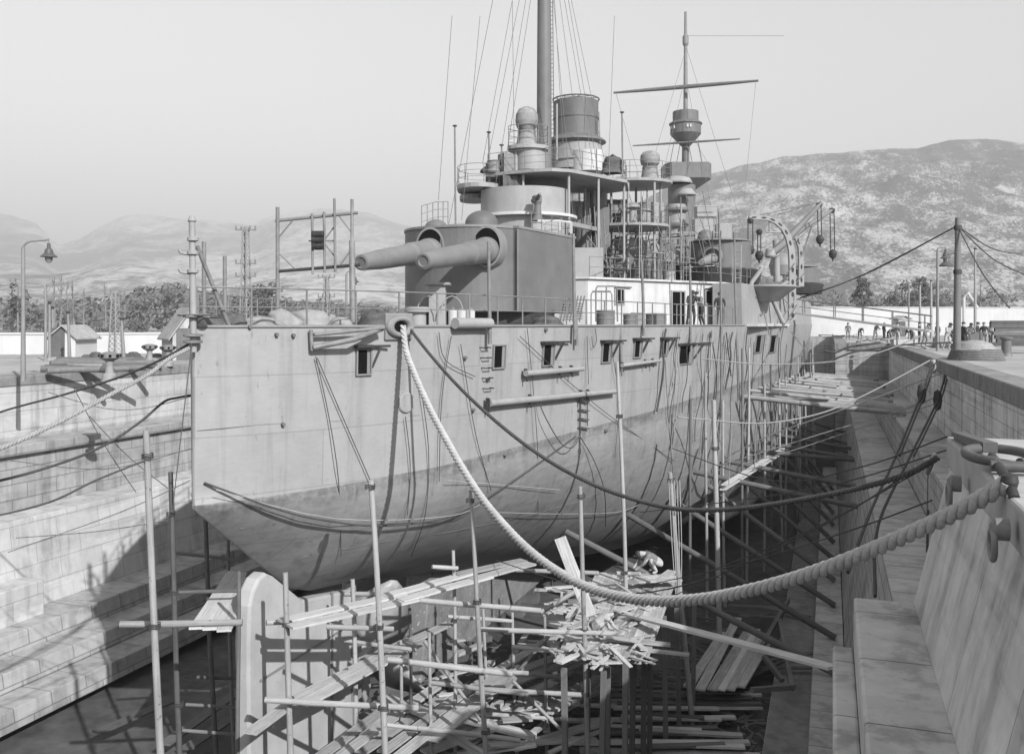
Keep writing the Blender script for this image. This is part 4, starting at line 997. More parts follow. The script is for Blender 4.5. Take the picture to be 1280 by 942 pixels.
# fore mast: military mast with fighting top
d = 94; c = D(857, 300, d); zz = lambda v: D(857, v, d).z - c.z; P = lambda px: m2(px, d)
mb = MB(); mb.lathe([(P(10), zz(300)), (P(10), zz(236))], c, 24); fm = mb.build('fore_mast', M['dgrey'], ship)
mb = MB(); mb.lathe([(P(5), zz(215)), (P(4.4), zz(184)), (P(12), zz(176)), (P(19), zz(168)), (P(19), zz(157)), (P(18.5), zz(156)), (0, zz(156))], c, 28); mb.build('fighting_top', M['dgrey'], fm)
mb = MB(); mb.lathe([(P(16), zz(158)), (P(20.5), zz(156)), (P(20.5), zz(154.5)), (P(16), zz(152)), (P(16), zz(140)), (0, zz(140))], c, 28); mb.build('upper_top', M['dgrey'], fm)
mb = MB()
for t in (-2.5, -2.25, -1.3, -1.1):
    q = c + Vector((P(18.9)*cos(t), P(18.9)*sin(t), zz(161))); mb.box(q, (.2, .2, .3), t)
mb.build('painted_sky_slit', M['white'], fm)  # white blocks painted in for sky showing through the slits
mb = MB(); mb.tube([c + Vector((0,0,zz(140))), c + Vector((0,0,zz(100))), c + Vector((0,0,zz(60))), c + Vector((0,0,zz(15)))], [P(2.8), P(2.6), P(2.2), P(1.6)], 12); mb.lathe([(P(2.4), zz(58)), (P(3.8), zz(55)), (P(3.8), zz(46)), (P(2), zz(43))], c, 12); mb.build('topmast', M['grey'], fm)
def yard(u0, v0, u1, v1, r):
    k = lerp_tab([(u0, v0), (u1, v1)], 857); zc_ = D(857, k, d - .9).z
    a = D(u0, VH, 1); cc = D(857, k, d - .9); half0 = 1; 
    # athwartships: solve the two ends on the line through the mast at right angles to the keel
    def end(u):
        rr = ray(u, VH); t = cc.y / rr.y; return Vector((rr.x * t, cc.y, cc.z))
    A, B = end(u0), end(u1); mb = MB(); m_ = A.lerp(B, .5); mb.tube([A, A.lerp(B, .25), m_, A.lerp(B, .75), B], [r*.5, r*.85, r, r*.85, r*.5], 8); return mb.build('yard', M['dgrey'], fm)
yard(767, 118, 948, 99, .22); yard(791, 182, 925, 174, .12)
bp = []
for u, dy in ((829, -1.2), (835, -2.2), (880, -2.2), (886, -1.2), (886, 1.5), (829, 1.5)):
    q = D(u, VH, d); Y = Vector((-ST, CT, 0)); q = q + Y*dy; bp.append((q.x, q.y))
zb_, zt_ = D(857, 226, d).z, D(857, 207, d).z
mb = MB(); mb.prism(bp, zb_, zt_); mb.build('spotting_platform', M['dgrey'], fm)
mb = MB(); n = len(bp); lo_ = [(c.x + (x - c.x)*.3, c.y + (y - c.y)*.3, D(857, 240, d).z) for x, y in bp]; up_ = [(x, y, zb_ - .01) for x, y in ring2(bp, .98)]
mb.add(lo_ + up_, [(i, (i+1) % n, n+(i+1) % n, n+i) for i in range(n)] + [tuple(range(n, 2*n))]); mb.build('platform_bracket', M['dgrey'], fm)
mb = MB()
for u in (837, 845, 866, 878): mb.tube([D(u if u < 857 else u, 207, d - 1), D(857 + (u - 857)*1.0 + (6 if u > 857 else -6)*-1, 176, d - .5)], .03, 5)
mb.build('top_stay', M['iron'], fm)
# forward funnels and ventilators amidships
drum('forward_funnel', 852, 232, 300, 76, 34, 'dgrey')
mb = MB(); r = m2(18, 75.5); mb.lathe([(r*1.05, 0), (r*1.08, .1), (r*.9, .45), (r*.4, .62), (0, .66)], D(846, 230, 75.5), 24); mb.build('funnel_hood', M['lgrey'], ship)
mb = MB(); r = m2(10, 74); mb.lathe([(r*1.2, 0), (r*1.2, .1), (r*.7, .5), (0, .6)], D(858, 244, 74), 20); mb.build('funnel_hood', M['lgrey'], ship)
drum('forward_casing', 845, 256, 330, 68, 24, 'lgrey')
for v in (262, 281):
    mb = MB(); r = m2(13, 67.8); mb.lathe([(r*.9, .12), (r*1.15, .02), (r*1.15, -.1), (r*.9, -.2)], D(846, v, 67.8), 24); mb.build('casing_collar', M['dgrey'], ship)
for (u0, v0, u1, v1, dd, m) in ((868, 258, 896, 272, 66, 'lgrey'), (872, 274, 884, 300, 64, 'lgrey'), (900, 280, 908, 300, 66, 'lgrey'), (853, 290, 860, 312, 63, 'grey')):
    a = D(u0, v1, dd); b = D(u1, v0, dd); mb = MB(); mb.box((a + b)/2, ((b - a).length*.8, 1.0, b.z - a.z), TH); mb.build('deck_box', M[m], ship, .04)
mb = MB()
for u in (866, 873, 881, 888, 896): mb.tube([D(u, 272, 65.5), D(u, 345, 65.5)], .05, 6)
mb.tube([D(835, 291, 60), D(898, 291, 60)], .04, 6); mb.tube([D(868, 258, 65), D(898, 258, 65)], .03, 6); mb.build('deck_pillar', M['lgrey'], ship)
# wing turrets
def wing_turret(u, v0, v1, d, wpx, gun_u, gun_v, name='wing_turret', gl=2.6):
    c = D(u, v1, d); r = m2(wpx, d)/2; h = m2(v1 - v0, d)
    mb = MB(); pl = [(c.x + r*cos(t)*1.0, c.y + r*1.05*sin(t)*(1.0 if sin(t) > 0 else .8)) for t in [2*pi*i/28 for i in range(28)]]; mb.prism(pl, c.z, c.z + h); t_ = mb.build(name, M['dgrey'], ship, .05)
    mb = MB(); mb.lathe([(r*1.25, -.9), (r*1.35, -.12), (r*1.2, -.02), (0, -.02)], c, 36); mb.build('barbette', M['iron'], t_)
    mb = MB(); mb.lathe([(r, .0), (r, .05), (r*.7, .16), (0, .2)], c + Vector((0, 0, h + .005)), 28); mb.build('roof', M['grey'], t_)
    q = D(u - wpx*.24, v0, d - .3); q.z = c.z + h; mb = MB(); mb.lathe([(m2(10, d), 0), (m2(10, d), .3), (m2(8.5, d), .6), (m2(4, d), .75), (0, .76)], q, 20); mb.build('sighting_hood', M['dgrey'], t_)
    tip = D(gun_u, gun_v, d - r - gl*.3); base = c + Vector((0, 0, h*.5)); dr = (tip - base).normalized()
    rt = base + dr * (r * .95); x = dr.orthogonal().normalized(); y = dr.cross(x); R = Matrix((x, y, dr)).transposed()
    mb = MB(); rr = m2(11.5, d); mb.lathe([(rr*.86, -.3), (rr*.86, .06), (rr, .05), (rr, -.4)], rt, 24, M=R); gp = mb.build('gun_port', M['grey'], t_)
    mb = MB(); mb.lathe([(0, .03), (rr*.87, .03)], rt, 24, M=R); mb.build('port_recess_shade', M['iron'], gp)  # flat dark disc in place of the shaded recess
    mb = MB(); ax = (dr + Vector((0, 0, -.06))).normalized(); mb.tube([rt - Vector((0,0,.12)), rt + ax*gl*.5 - Vector((0,0,.12)), rt + ax*gl - Vector((0,0,.14))], [.34, .26, .17], 16); mb.build('gun', M['grey'], t_)
wing_turret(900, 303, 337, 58, 76, 884, 321)
wing_turret(842, 310, 336, 62, 44, 846, 322)
wing_turret(1000, 334, 354, 76, 42, 985, 346, gl=1.5)
# rails on the upper deck
railing([Vector((x + (.02 if x > XC else 0), y, UD + .11)) for x, y in ((-11.15, 43.75), (-5.55, 52.0), (-4.6, 56), (-4.3, 75))], 1.0, 1.4, 2, .018, parent=dh)
railing([D(836, 291, 60), D(900, 291, 60)], .9, 1.2, 2, .016)
# goose-neck boat davits (riveted box girders) and derricks
def girder(px, d, w_, dep, name='boat_davit'):
    pts = [D(u, v, d) for u, v in px]; n = len(pts); X = Vector((CT, ST, 0)); Y = Vector((-ST, CT, 0)); mb = MB()
    inner = []; outer = []
    for i in range(n):
        t = (pts[min(i+1, n-1)] - pts[max(i-1, 0)]).normalized(); nn = t.cross(Y).normalized(); ww = w_ * (.55 + .45*i/(n-1)); inner.append(pts[i] - nn*ww/2); outer.append(pts[i] + nn*ww/2)
    for i in range(n-1):
        A = [inner[i], outer[i], outer[i+1], inner[i+1]]; h_ = Y*dep/2
        mb.add([p - h_ for p in A] + [p + h_ for p in A], [(3,2,1,0), (4,5,6,7), (1,2,6,5), (0,4,7,3)] + ([(0,1,5,4)] if i == 0 else []) + ([(2,3,7,6)] if i == n-2 else []))
    o = mb.build(name, M['lgrey'], ship); hb_ = MB()
    for i in range(n-1):
        k = max(1, round((pts[i+1] - pts[i]).length / .75))
        for m_ in range(k):
            f = (m_ + .5)/k; a = inner[i].lerp(inner[i+1], f); b = outer[i].lerp(outer[i+1], f); q = a.lerp(b, .5) - Y*(dep/2 + .005); t = (pts[i+1] - pts[i]).normalized(); nn = (b - a).normalized(); R = Matrix((nn, t, nn.cross(t))).transposed()
            ww = (b - a).length*.22; hb_.add([q + R @ Vector((ww*cos(z*pi/5), .17*sin(z*pi/5), 0)) for z in range(10)], [tuple(range(10))], False)
    tag(hb_.build('lightening_hole', M['iron'], o), kind='stuff'); return o
g1 = girder([(936, 272), (948, 272), (960, 273), (970, 277), (979, 285), (985, 296), (989, 312), (990, 330), (990, 345), (990, 360), (990, 376), (990, 400)], 58, .46, .3)
g2 = girder([(988, 290), (995, 297), (1000, 309), (1001, 325), (1001, 342), (1001, 358)], 61, .36, .3)
def tackle(u0, v0, u1, v1, d, parent, gap=3.2):
    mb = MB()
    for s in (-1, 1): mb.tube([D(u0 + s*gap/2, v0, d), D(u1 + s*gap/2, v1, d)], .035, 5)
    t = mb.build('tackle', M['iron'], parent)
    mb = MB(); p = D(u1, v1, d); mb.lathe([(0, .3), (.2, .2), (.26, 0), (.2, -.22), (.06, -.34), (.04, -.5)], p, 12, sy=.6); mb.build('block', M['iron'], t)
    mb = MB(); mb.lathe([(0, .2), (.18, .12), (.2, 0), (.14, -.15), (0, -.2)], D(u0, v0, d), 10, sy=.6); mb.build('upper_block', M['iron'], t)
tackle(938, 276, 938, 312, 57.5, g1, 6); tackle(949, 290, 949, 319, 57.5, g1, 4)
mb = MB(); mb.tube([D(957, 290, 58), D(983, 291, 58)], .06, 6); mb.tube([D(962, 277, 58), D(962, 291, 58)], .07, 6); mb.build('cross_tie', M['lgrey'], g1)
dk = MB(); dk.tube([D(962, 318, 60), D(980, 304, 60), D(1027, 253, 60)], [.22, .26, .13], 10); de = dk.build('derrick_boom', M['grey'], ship)
dk = MB(); dk.tube([D(964, 320, 61), D(1005, 285, 61), D(1041, 262, 61)], [.16, .17, .12], 10); de2 = dk.build('derrick_boom', M['grey'], ship)
tackle(1024, 256, 1025, 299, 60, de, 4.5); tackle(1040, 263, 1041, 317, 61, de2, 5)
mb = MB(); 
for a, b in (((1027, 252), (972, 268)), ((1027, 253), (975, 303)), ((1040, 264), (985, 308)), ((1014, 283), (1001, 322)), ((1016, 280), (1003, 320)), ((1027, 252), (945, 270))): mb.tube([D(*a, 60), D(*b, 59)], .025, 5)
mb.build('derrick_guy', M['wire'], de)
mb = MB(); mb.tube([D(970, 300, 60.5), D(971, 352, 60.5)], .22, 12); mb.lathe([(.28, 0), (.36, .1), (.3, .5), (.24, .6)], D(963, 322, 60), 12); mb.build('derrick_post', M['lgrey'], ship)
mb = MB(); mb.lathe([(.75, -.8), (.9, -.1), (.7, .5), (.3, .75), (0, .8)], D(977, 330, 66), 20); mb.build('ventilator_cowl', M['grey'], ship)
# clutter of boat chocks and brackets at the davit feet
mb = MB(); rnd = random.Random(3)
for k in range(26):
    a = D(rnd.uniform(922, 1000), rnd.uniform(352, 415), rnd.uniform(52, 60)); mb.bar(a, a + Vector((rnd.uniform(-1.4, 1.4), rnd.uniform(-.5, .5), rnd.uniform(-1.6, 1.6))), .06)
tag(mb.build('rigging_clutter', M['steel'], ship), kind='stuff')
for q in (((953, 335), (940, 352), (935, 372)), ((930, 380), (955, 372), (985, 352)), ((965, 372), (978, 402), (980, 404))):
    mb = MB(); mb.tube([D(u, v, 55) for u, v in q], .14, 8); mb.build('boat_skid', M['lgrey'], ship)
mb = MB(); mb.tube([D(925, 378, 52), D(945, 370, 52)], .12, 8); mb.tube([D(925, 400, 52), D(955, 392, 53)], .05, 8); mb.build('crutch', M['dgrey'], ship)
# standing rigging: each stay is a part of the ship
STAYS = [((646, -30), (603, 205), 47), ((655, -30), (606, 220), 46.5), ((662, -30), (620, 228), 46), ((640, -30), (643, 210), 48), ((600, 20), (577, 275), 46), ((668, -30), (632, 200), 47),
         ((692, -20), (706, 215), 50), ((697, -20), (728, 215), 50), ((702, -20), (742, 210), 50), ((707, -20), (752, 240), 50), ((690, -20), (718, 290), 47), ((710, -20), (776, 300), 51), ((768, 20), (757, 300), 51), ((565, 20), (548, 250), 43), ((620, -20), (560, 285), 43)]
for a, b, dd in STAYS:
    mb = MB(); mb.tube([D(*a, dd), D(*b, dd)], .014, 5); mb.build('stay', M['wire'], ship)
for a, b in (((858, 60), (790, 290)), ((858, 60), (930, 290)), ((860, 110), (895, 290)), ((853, 110), (826, 230)), ((858, 45), (980, 45)), ((770, 117), (800, 225)), ((945, 100), (930, 250)), ((870, 178), (885, 205))):
    mb = MB(); mb.tube([D(*a, 92), D(*b, 88)], .018, 5); mb.build('stay', M['wire'], ship)

# deck fittings: mushroom vents, lockers, bitts and stub posts on the upper deck and the flying decks
rnd = random.Random(17)
def fitting(u, d, z, kind):
    q = D(u, VH, d); q.z = z; mb = MB(); s_ = rnd.uniform(.7, 1.3); m = rnd.choice(('lgrey', 'grey', 'dgrey', 'grey'))
    if kind == 0: mb.lathe([(.16*s_, 0), (.14*s_, .8*s_), (.36*s_, .82*s_), (.34*s_, .95*s_), (.15*s_, 1.06*s_), (0, 1.08*s_)], q, 14); nm = 'mushroom_vent'
    elif kind == 1: mb.box(q + Vector((0,0,.4*s_)), (rnd.uniform(.6, 1.3), .7, .8*s_), rnd.uniform(0, 1)); nm = 'deck_locker'
    elif kind == 2: mb.tube([q, q + Vector((0,0,1.3*s_)), q + Vector((0, -.12, 1.7*s_)), q + Vector((.05, -.5, 1.85*s_))], [.2, .2, .24, .36], 12); nm = 'cowl_vent'
    elif kind == 3: mb.tube([q, q + Vector((0,0,rnd.uniform(1.5, 3.2)))], .05, 6); nm = 'stub_post'
    else: mb.lathe([(.3, 0), (.34, .1), (.3, .2), (.32, .55), (.36, .6), (0, .62)], q, 14); nm = 'cable_reel'
    mb.build(nm, M[m], ship)
for k in range(40): fitting(rnd.uniform(728, 838), rnd.uniform(50, 58), UD + .1, rnd.choice((0, 1, 2, 3, 3, 4)))
for k in range(10): fitting(rnd.uniform(748, 830), rnd.uniform(52, 54.5), D(788, 283, 53).z, rnd.choice((0, 1, 3, 4)))
for k in range(6): fitting(rnd.uniform(610, 690), rnd.uniform(46.2, 47.5), bpz, rnd.choice((0, 1, 3, 4)))
for k in range(26):
    u = rnd.uniform(716, 905); dd = rnd.uniform(50, 56); a = D(u, rnd.uniform(235, 300), dd); b = D(u + rnd.uniform(-25, 25), rnd.uniform(300, 349), dd); mb = MB(); mb.tube([a, b], .022, 5); mb.build('guy_rod', M['wire'], ship)

mb = MB(); mb.box(D(732, 300, 51), (2.4, 2.0, 3.4), TH); mb.build('dark_recess_block', M['dgrey'], ship, .05)  # solid dark block added to paint in the shade of a recess
mb = MB(); mb.box(D(812, 322, 58), (3.0, 2.0, 1.7), TH); mb.build('boat_skid_house', M['dgrey'], ship, .05)
# a boat in chocks amidships
bc = D(790, 318, 56); prof_ = [(-3.4, .02, .55), (-3.0, .35, .2), (-1.8, .75, .05), (0, .9, 0), (1.8, .78, .05), (3.0, .4, .22), (3.4, .03, .6)]; mb = MB(); vs2 = []
for x, b, k in prof_: 
    for a in range(9): t = pi * a/8; vs2.append(bc + Vector((-b*cos(t), x, .8 - (1.0 - k) * sin(t) ** .7)))
mb.add(vs2, [(i*9+j, i*9+j+1, (i+1)*9+j+1, (i+1)*9+j) for i in range(6) for j in range(8)] + [tuple(i*9 for i in range(7)) + tuple(i*9+8 for i in range(6, -1, -1))], True)
tag(mb.build('ship_boat', M['lgrey']), 'grey ship boat stowed in chocks on the upper deck under the flying deck', 'boat')

rnd = random.Random(77)
for k in range(34):
    u = rnd.uniform(714, 862); dd = rnd.uniform(49, 60); v0 = rnd.uniform(238, 318); a = D(u, v0, dd); b = Vector((a.x, a.y, UD + .1))
    if a.z < b.z + .6: continue
    mb = MB(); mb.tube([a, b], rnd.choice((.03, .045, .06)), 6); mb.build('awning_stanchion', M[rnd.choice(('lgrey', 'grey', 'steel', 'iron'))], ship)
for k in range(22):
    u = rnd.uniform(714, 910); dd = rnd.uniform(49, 58); v0 = rnd.uniform(245, 340); a = D(u, v0, dd); b = D(u + rnd.uniform(12, 40), v0 + rnd.uniform(-3, 6), dd + 1)
    mb = MB(); mb.tube([a, b], rnd.choice((.02, .03, .05)), 6); mb.build('awning_spar', M[rnd.choice(('lgrey', 'grey', 'steel', 'iron'))], ship)
for (u, v, dd, w_, h) in ((724, 262, 50, 1.0, .9), (770, 258, 53.4, 1.3, .8), (800, 268, 53.2, 1.1, .7), (742, 330, 48.5, .8, 1.2), (806, 340, 52, 1.3, .8), (640, 225, 45.9, .9, .7)):
    q = D(u, v, dd); mb = MB(); n = 8; pts = [(w_*(i/n - .5), .06*sin(i*2.1 + u)) for i in range(n + 1)]
    vs2 = [q + Vector((CT*x - ST*y, ST*x + CT*y, z)) for th in (0, .05) for z in (-h/2, h/2) for x, y in [(x_, y_ + th) for x_, y_ in pts]]
    m_ = n + 1; mb.add(vs2, [(i, i+1, m_+i+1, m_+i) for i in range(n)] + [(3*m_+i, 3*m_+i+1, 2*m_+i+1, 2*m_+i) for i in range(n)] + [(m_+i, m_+i+1, 3*m_+i+1, 3*m_+i) for i in range(n)], True)
    mb.build('canvas_dodger', M[rnd.choice(('canvas', 'dcanvas', 'dgrey'))], ship)
for k in range(9):
    q = D(rnd.uniform(726, 930), VH, rnd.uniform(48.5, 52)); q.z = UD + .1; h = rnd.uniform(1.8, 2.8); mb = MB()
    for sx in (-.22, .22): mb.bar(q + Vector((sx, 0, 0)), q + Vector((sx, .5, h)), .04, .06)
    for f in range(1, 8): mb.bar(q + Vector((-.22, .5*f/8, h*f/8)), q + Vector((.22, .5*f/8, h*f/8)), .03)
    mb.build('deck_ladder', M[rnd.choice(('iron', 'lgrey', 'grey'))], ship)
# ================================================================== SCAFFOLD, SHORES, PLANKS
ZF = ZH(FH)
sc_ = thing('scaffold', 'pole scaffold with lashed ledgers round the rudder and stern', 'scaffold', D(560, 930, 25))
def lash(p, r, parent):
    mb = MB(); p = Vector(p)
    for k in range(3): mb.tube([p + Vector((r*1.35*cos(a*pi/5), r*1.35*sin(a*pi/5),   .04*(k-1) + .02*sin(a))) for a in range(11)], .014, 5, False)
    mb.build('lashing', M['dhemp'], parent)
POLES = {}
def spole(u0, v0, u1, v1, d, w, m='pole', lashes=()):
    a = D(u0, v0, d); b = D(u1, v1, d); dirn = (b - a).normalized()
    if b.z > ZF: b = a + dirn * ((ZF - a.z) / dirn.z)
    o = stick('pole', b, a, w, mat=M[m], parent=sc_, taper=.78)
    for v in lashes:
        t = (v - v0) / (v1 - v0); 
        q = D(u0 + (u1-u0)*t, v, d); lash(q - Vector((0, 0, 0)), w*.5, sc_)
    return o
spole(183, 538, 200, 935, 19.5, .17, 'pole', (570, 782)); spole(211, 590, 226, 935, 23, .15, 'dwood', (642, 740, 880))
spole(256, 645, 270, 935, 26, .15, 'dwood'); spole(284, 650, 292, 935, 28, .13, 'dwood'); spole(297, 714, 298, 935, 22.6, .13, 'dwood')
spole(357, 716, 363, 935, 22, .17, 'pole', (780, 875)); spole(462, 600, 482, 935, 21.4, .17, 'pole', (608, 783, 884)); spole(566, 688, 570, 935, 26, .13, 'pole', (775,))
spole(587, 612, 607, 912, 23, .15, 'pole', (625, 752, 838, 914)); spole(726, 608, 733, 925, 25.5, .16, 'pole', (620, 788, 867)); spole(440, 724, 446, 935, 25, .15, 'pole')
spole(772, 452, 785, 860, 31, .16, 'pole', (520, 715)); spole(838, 590, 851, 745, 30, .18, 'pole', (600, 640)); spole(893, 500, 897, 730, 36, .22, 'pole', (560,)); spole(512, 760, 514, 935, 27, .12, 'dwood')
LEDG = [((150, 780), (303, 778), 20, .15, 'pole'), ((215, 740), (300, 738), 24, .1, 'dwood'), ((333, 778), (372, 776), 22.5, .13, 'pole'), ((408, 783), (492, 786), 21.6, .13, 'pole'), ((331, 874), (523, 885), 21.7, .15, 'pole'),
        ((525, 750), (676, 763), 23.4, .14, 'pole'), ((484, 824), (640, 842), 22.6, .15, 'pole'), ((538, 853), (660, 867), 24.5, .13, 'pole'), ((522, 909), (650, 925), 23.5, .14, 'pole'),
        ((600, 786), (780, 792), 25.2, .14, 'pole'), ((640, 808), (727, 817), 26.5, .14, 'pole'), ((606, 838), (660, 841), 25, .13, 'pole'), ((609, 861), (737, 869), 25.2, .14, 'pole'), ((645, 712), (748, 716), 29, .14, 'pole'),
        ((540, 708), (572, 710), 25.5, .12, 'pole'), ((430, 742), (475, 742), 25, .14, 'pole'), ((230, 845), (300, 848), 26, .1, 'dwood'), ((232, 880), (300, 884), 25.5, .1, 'dwood'), ((228, 912), (300, 918), 25, .1, 'dwood'), ((215, 690), (300, 700), 27, .1, 'dwood'), ((770, 716), (800, 717), 31, .14, 'pole'), ((705, 825), (806, 827), 25.8, .13, 'pole')]
for a, b, d, w_, m in LEDG: stick('ledger', D(*a, d), D(*b, d + .35), w_, mat=M[m], parent=sc_, wob=.012)
for (u0, v0, u1, v1, d_, w_) in ((604, 760, 612, 935, 27, .12), (640, 765, 646, 935, 28, .12), (680, 770, 684, 930, 27.5, .12), (536, 790, 540, 935, 24.5, .12), (500, 800, 503, 935, 26.5, .12)): spole(u0, v0, u1, v1, d_, w_, 'pole')
for a, b, d_ in (((560, 830), (700, 846), 27), ((480, 905), (600, 918), 24), ((590, 890), (720, 900), 26.5), ((560, 770), (640, 776), 27.5), ((430, 800), (520, 812), 25)): stick('ledger', D(*a, d_), D(*b, d_ + .4), .12, mat=M['pole'], parent=sc_, wob=.012)
for a, b, d_ in (((530, 800), (600, 900), 25), ((690, 790), (610, 880), 27), ((640, 850), (720, 930), 25.5)): stick('brace', D(*a, d_), D(*b, d_ + 1), .1, mat=M['pole'], parent=sc_, wob=.012)
GPK = {}
def plank(a, b, w_, label, group, m='wood', h=.055, roll=0):
    return tag(stick('plank', a, b, w_, h, mat=M[m], round_=False, roll=roll), label, 'plank', group)
def pz(u, v, H): return onZ(u, v, ZH(H))
# upper staging beside the hull: boards laid end to end
G1 = 'boards of the upper staging'
for k, (a, b) in enumerate((((350, 776), (505, 742)), ((362, 783), (520, 748)), ((480, 745), (590, 715)), ((500, 750), (612, 720)), ((570, 718), (655, 700)), ((590, 724), (665, 704)))):
    h = 7.15 - .03*(k//2); plank(pz(*a, h), pz(*b, h), .36, 'sunlit board of the upper staging running from the rudder along the hull', G1)
G2 = 'boards of the middle staging'
for k, (a, b) in enumerate((((312, 916), (372, 872)), ((366, 874), (470, 822)), ((378, 880), (478, 828)), ((455, 826), (520, 796)), ((470, 830), (530, 800)), ((515, 800), (564, 778)))):
    h = 9.25 - .03*(k % 3); plank(pz(*a, h), pz(*b, h), .36, 'sunlit board of the middle staging sloping away past the propeller', G2)
G3 = 'boards of the lower staging'
for k, (a, b) in enumerate((((400, 945), (478, 888)), ((418, 950), (492, 896)), ((478, 940), (560, 880)), ((492, 950), (575, 885)), ((556, 882), (640, 826)), ((570, 888), (652, 832)), ((620, 838), (700, 790)), ((540, 925), (610, 870)))):
    h = 10.8 - .04*(k % 4); plank(pz(*a, h), pz(*b, h), .34, 'sunlit board of the lowest staging among the scaffold poles', G3)
for a, b in (((245, 785), (292, 714)), ((262, 786), (302, 716)), ((280, 788), (310, 722))): plank(pz(*a, 7.4), pz(*b, 7.4), .34, 'board of the narrow gangway left of the rudder, its near end sunlit', 'boards of the gangway left of the rudder')
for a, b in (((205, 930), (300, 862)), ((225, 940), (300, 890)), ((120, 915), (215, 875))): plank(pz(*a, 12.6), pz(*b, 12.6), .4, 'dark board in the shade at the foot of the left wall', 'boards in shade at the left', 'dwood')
# heaped platform in the middle
rnd = random.Random(21); G8 = 'wide boards crossing under the scaffold'
for a, b, h in (((430, 935), (545, 858), 11.3), ((450, 940), (560, 866), 11.3), ((520, 930), (690, 870), 11.5), ((530, 940), (700, 880), 11.5), ((590, 860), (720, 812), 10.4), ((600, 868), (728, 820), 10.4), ((640, 935), (760, 900), 12), ((480, 870), (560, 905), 11.2)):
    plank(pz(*a, h), pz(*b, h + rnd.uniform(-.1, .1)), .4, 'wide sunlit board crossing the debris under the scaffold', G8)
G4 = 'loose boards heaped on the middle platform'
for k in range(11):
    f = k/10; plank(pz(704 + 98*f, 824 - 4*f, 9.12), pz(752 + 88*f, 716 + 3*f, 9.12), .40, 'broad board of the middle platform floor, half hidden by loose timber', 'floor boards of the middle platform')
for k in range(5):
    f = k/4; plank(pz(700 + 12*f, 806 - 80*f*.9, 9.2), pz(806 + 20*f, 800 - 78*f, 9.2), .16, 'timber bearer laid across under the middle platform', 'bearers of the middle platform', 'dwood', .14)
for k in range(36):
    u = rnd.uniform(700, 812); v = rnd.uniform(722, 818); h = 9.0 + rnd.uniform(-.12, .12) + .1*(k % 3)
    p = pz(u, v, h); an = rnd.choice((rnd.gauss(1.25, .22), rnd.gauss(.1, .25))); L_ = rnd.uniform(.8, 2.4); q = Vector((cos(an), sin(an), rnd.uniform(-.06, .06))) * L_/2
    plank(p - q, p + q, rnd.uniform(.16, .34), 'loose sunlit board in the untidy heap on the middle platform by the crouching man', G4)
G5 = 'pale debris boards under the scaffold'
for k in range(46):
    u = rnd.uniform(560, 725); v = rnd.uniform(795, 938); h = 11.6 + rnd.uniform(-.4, .4)
    p = pz(u, v, h); an = rnd.choice((rnd.gauss(.9, .3), rnd.gauss(.1, .3), rnd.gauss(1.5, .3))); L_ = rnd.uniform(.7, 2.6); q = Vector((cos(an), sin(an), rnd.uniform(-.2, .2))) * L_/2
    plank(p - q, p + q, rnd.uniform(.14, .3), 'pale debris board lying below the scaffold near the propeller', G5, h=rnd.choice((.05, .06, .14)))
mb = MB()
for k in range(130):
    u = rnd.uniform(690, 815); v = rnd.uniform(735, 830); p = pz(u, v, 9.0 + rnd.uniform(-.15, .25)); an = rnd.uniform(0, 3.14); L_ = rnd.uniform(.12, .5); q = Vector((cos(an), sin(an), rnd.uniform(-.3, .3))) * L_
    mb.bar(p - q, p + q, rnd.uniform(.06, .17), .03)
tag(mb.build('wood_chips', M['wood']), 'litter of wood chips and offcuts on the middle platform', 'wood chips', kind='stuff')
mb = MB()
for k in range(500):
    u = rnd.uniform(470, 980); v = rnd.uniform(800, 945); p = pz(u, v, 13.1 - rnd.uniform(0, .15)); an = rnd.uniform(0, 3.14); L_ = rnd.uniform(.1, .6); q = Vector((cos(an), sin(an), rnd.uniform(-.05, .05))) * L_
    mb.bar(p - q, p + q, rnd.uniform(.05, .16), .04)
tag(mb.build('floor_litter', M['dwood']), 'dark litter of offcuts and splinters over the dock floor', 'litter', kind='stuff')
GBk = 'square baulk ends on the dock floor'
for k, (u, v) in enumerate(((655, 880), (672, 886), (694, 884), (640, 900), (716, 872))):
    p = pz(u, v, 11.9); t = stick('baulk', p, p + Vector((.5, 1.6, 0)), .42, .42, mat=M['wood'], round_=False); tag(t, 'short square timber baulk on the dock floor under the scaffold', 'baulk', GBk)
GPst = 'upright props carrying the middle platform'
for k_, (u, v, u2, v2) in enumerate(((735, 800, 738, 930), (755, 826, 758, 915), (793, 800, 793, 905), (806, 795, 797, 900), (813, 790, 814, 868), (830, 770, 832, 860), (760, 820, 757, 880), (782, 826, 786, 915), (846, 760, 848, 850), (705, 835, 712, 900), (868, 745, 870, 840))):
    a = pz(u, v, 9.1); tag(stick('prop', Vector((a.x + rnd.uniform(-.1, .1), a.y, ZF)), a, .14, .14, mat=M['dwood'], round_=False), 'square timber prop standing under the edge of the middle platform', 'prop', GPst)
tag(stick('plank', pz(788, 768, 8.9), D(1041, 834, 21), .34, .07, mat=M['wood'], round_=False), 'long single plank bridging from the middle platform to the right-hand steps', 'plank')
tag(stick('plank', D(700, 672, 27.5), D(738, 770, 26.3), .36, .06, mat=M['wood'], round_=False, roll=.5), 'broad pale board leaning against the hull bottom above the platform', 'plank')
tag(stick('plank', D(675, 765, 28), D(738, 728, 29), .14, .14, mat=M['pole']), 'short pole leaning from the staging to the broad board', 'pole')
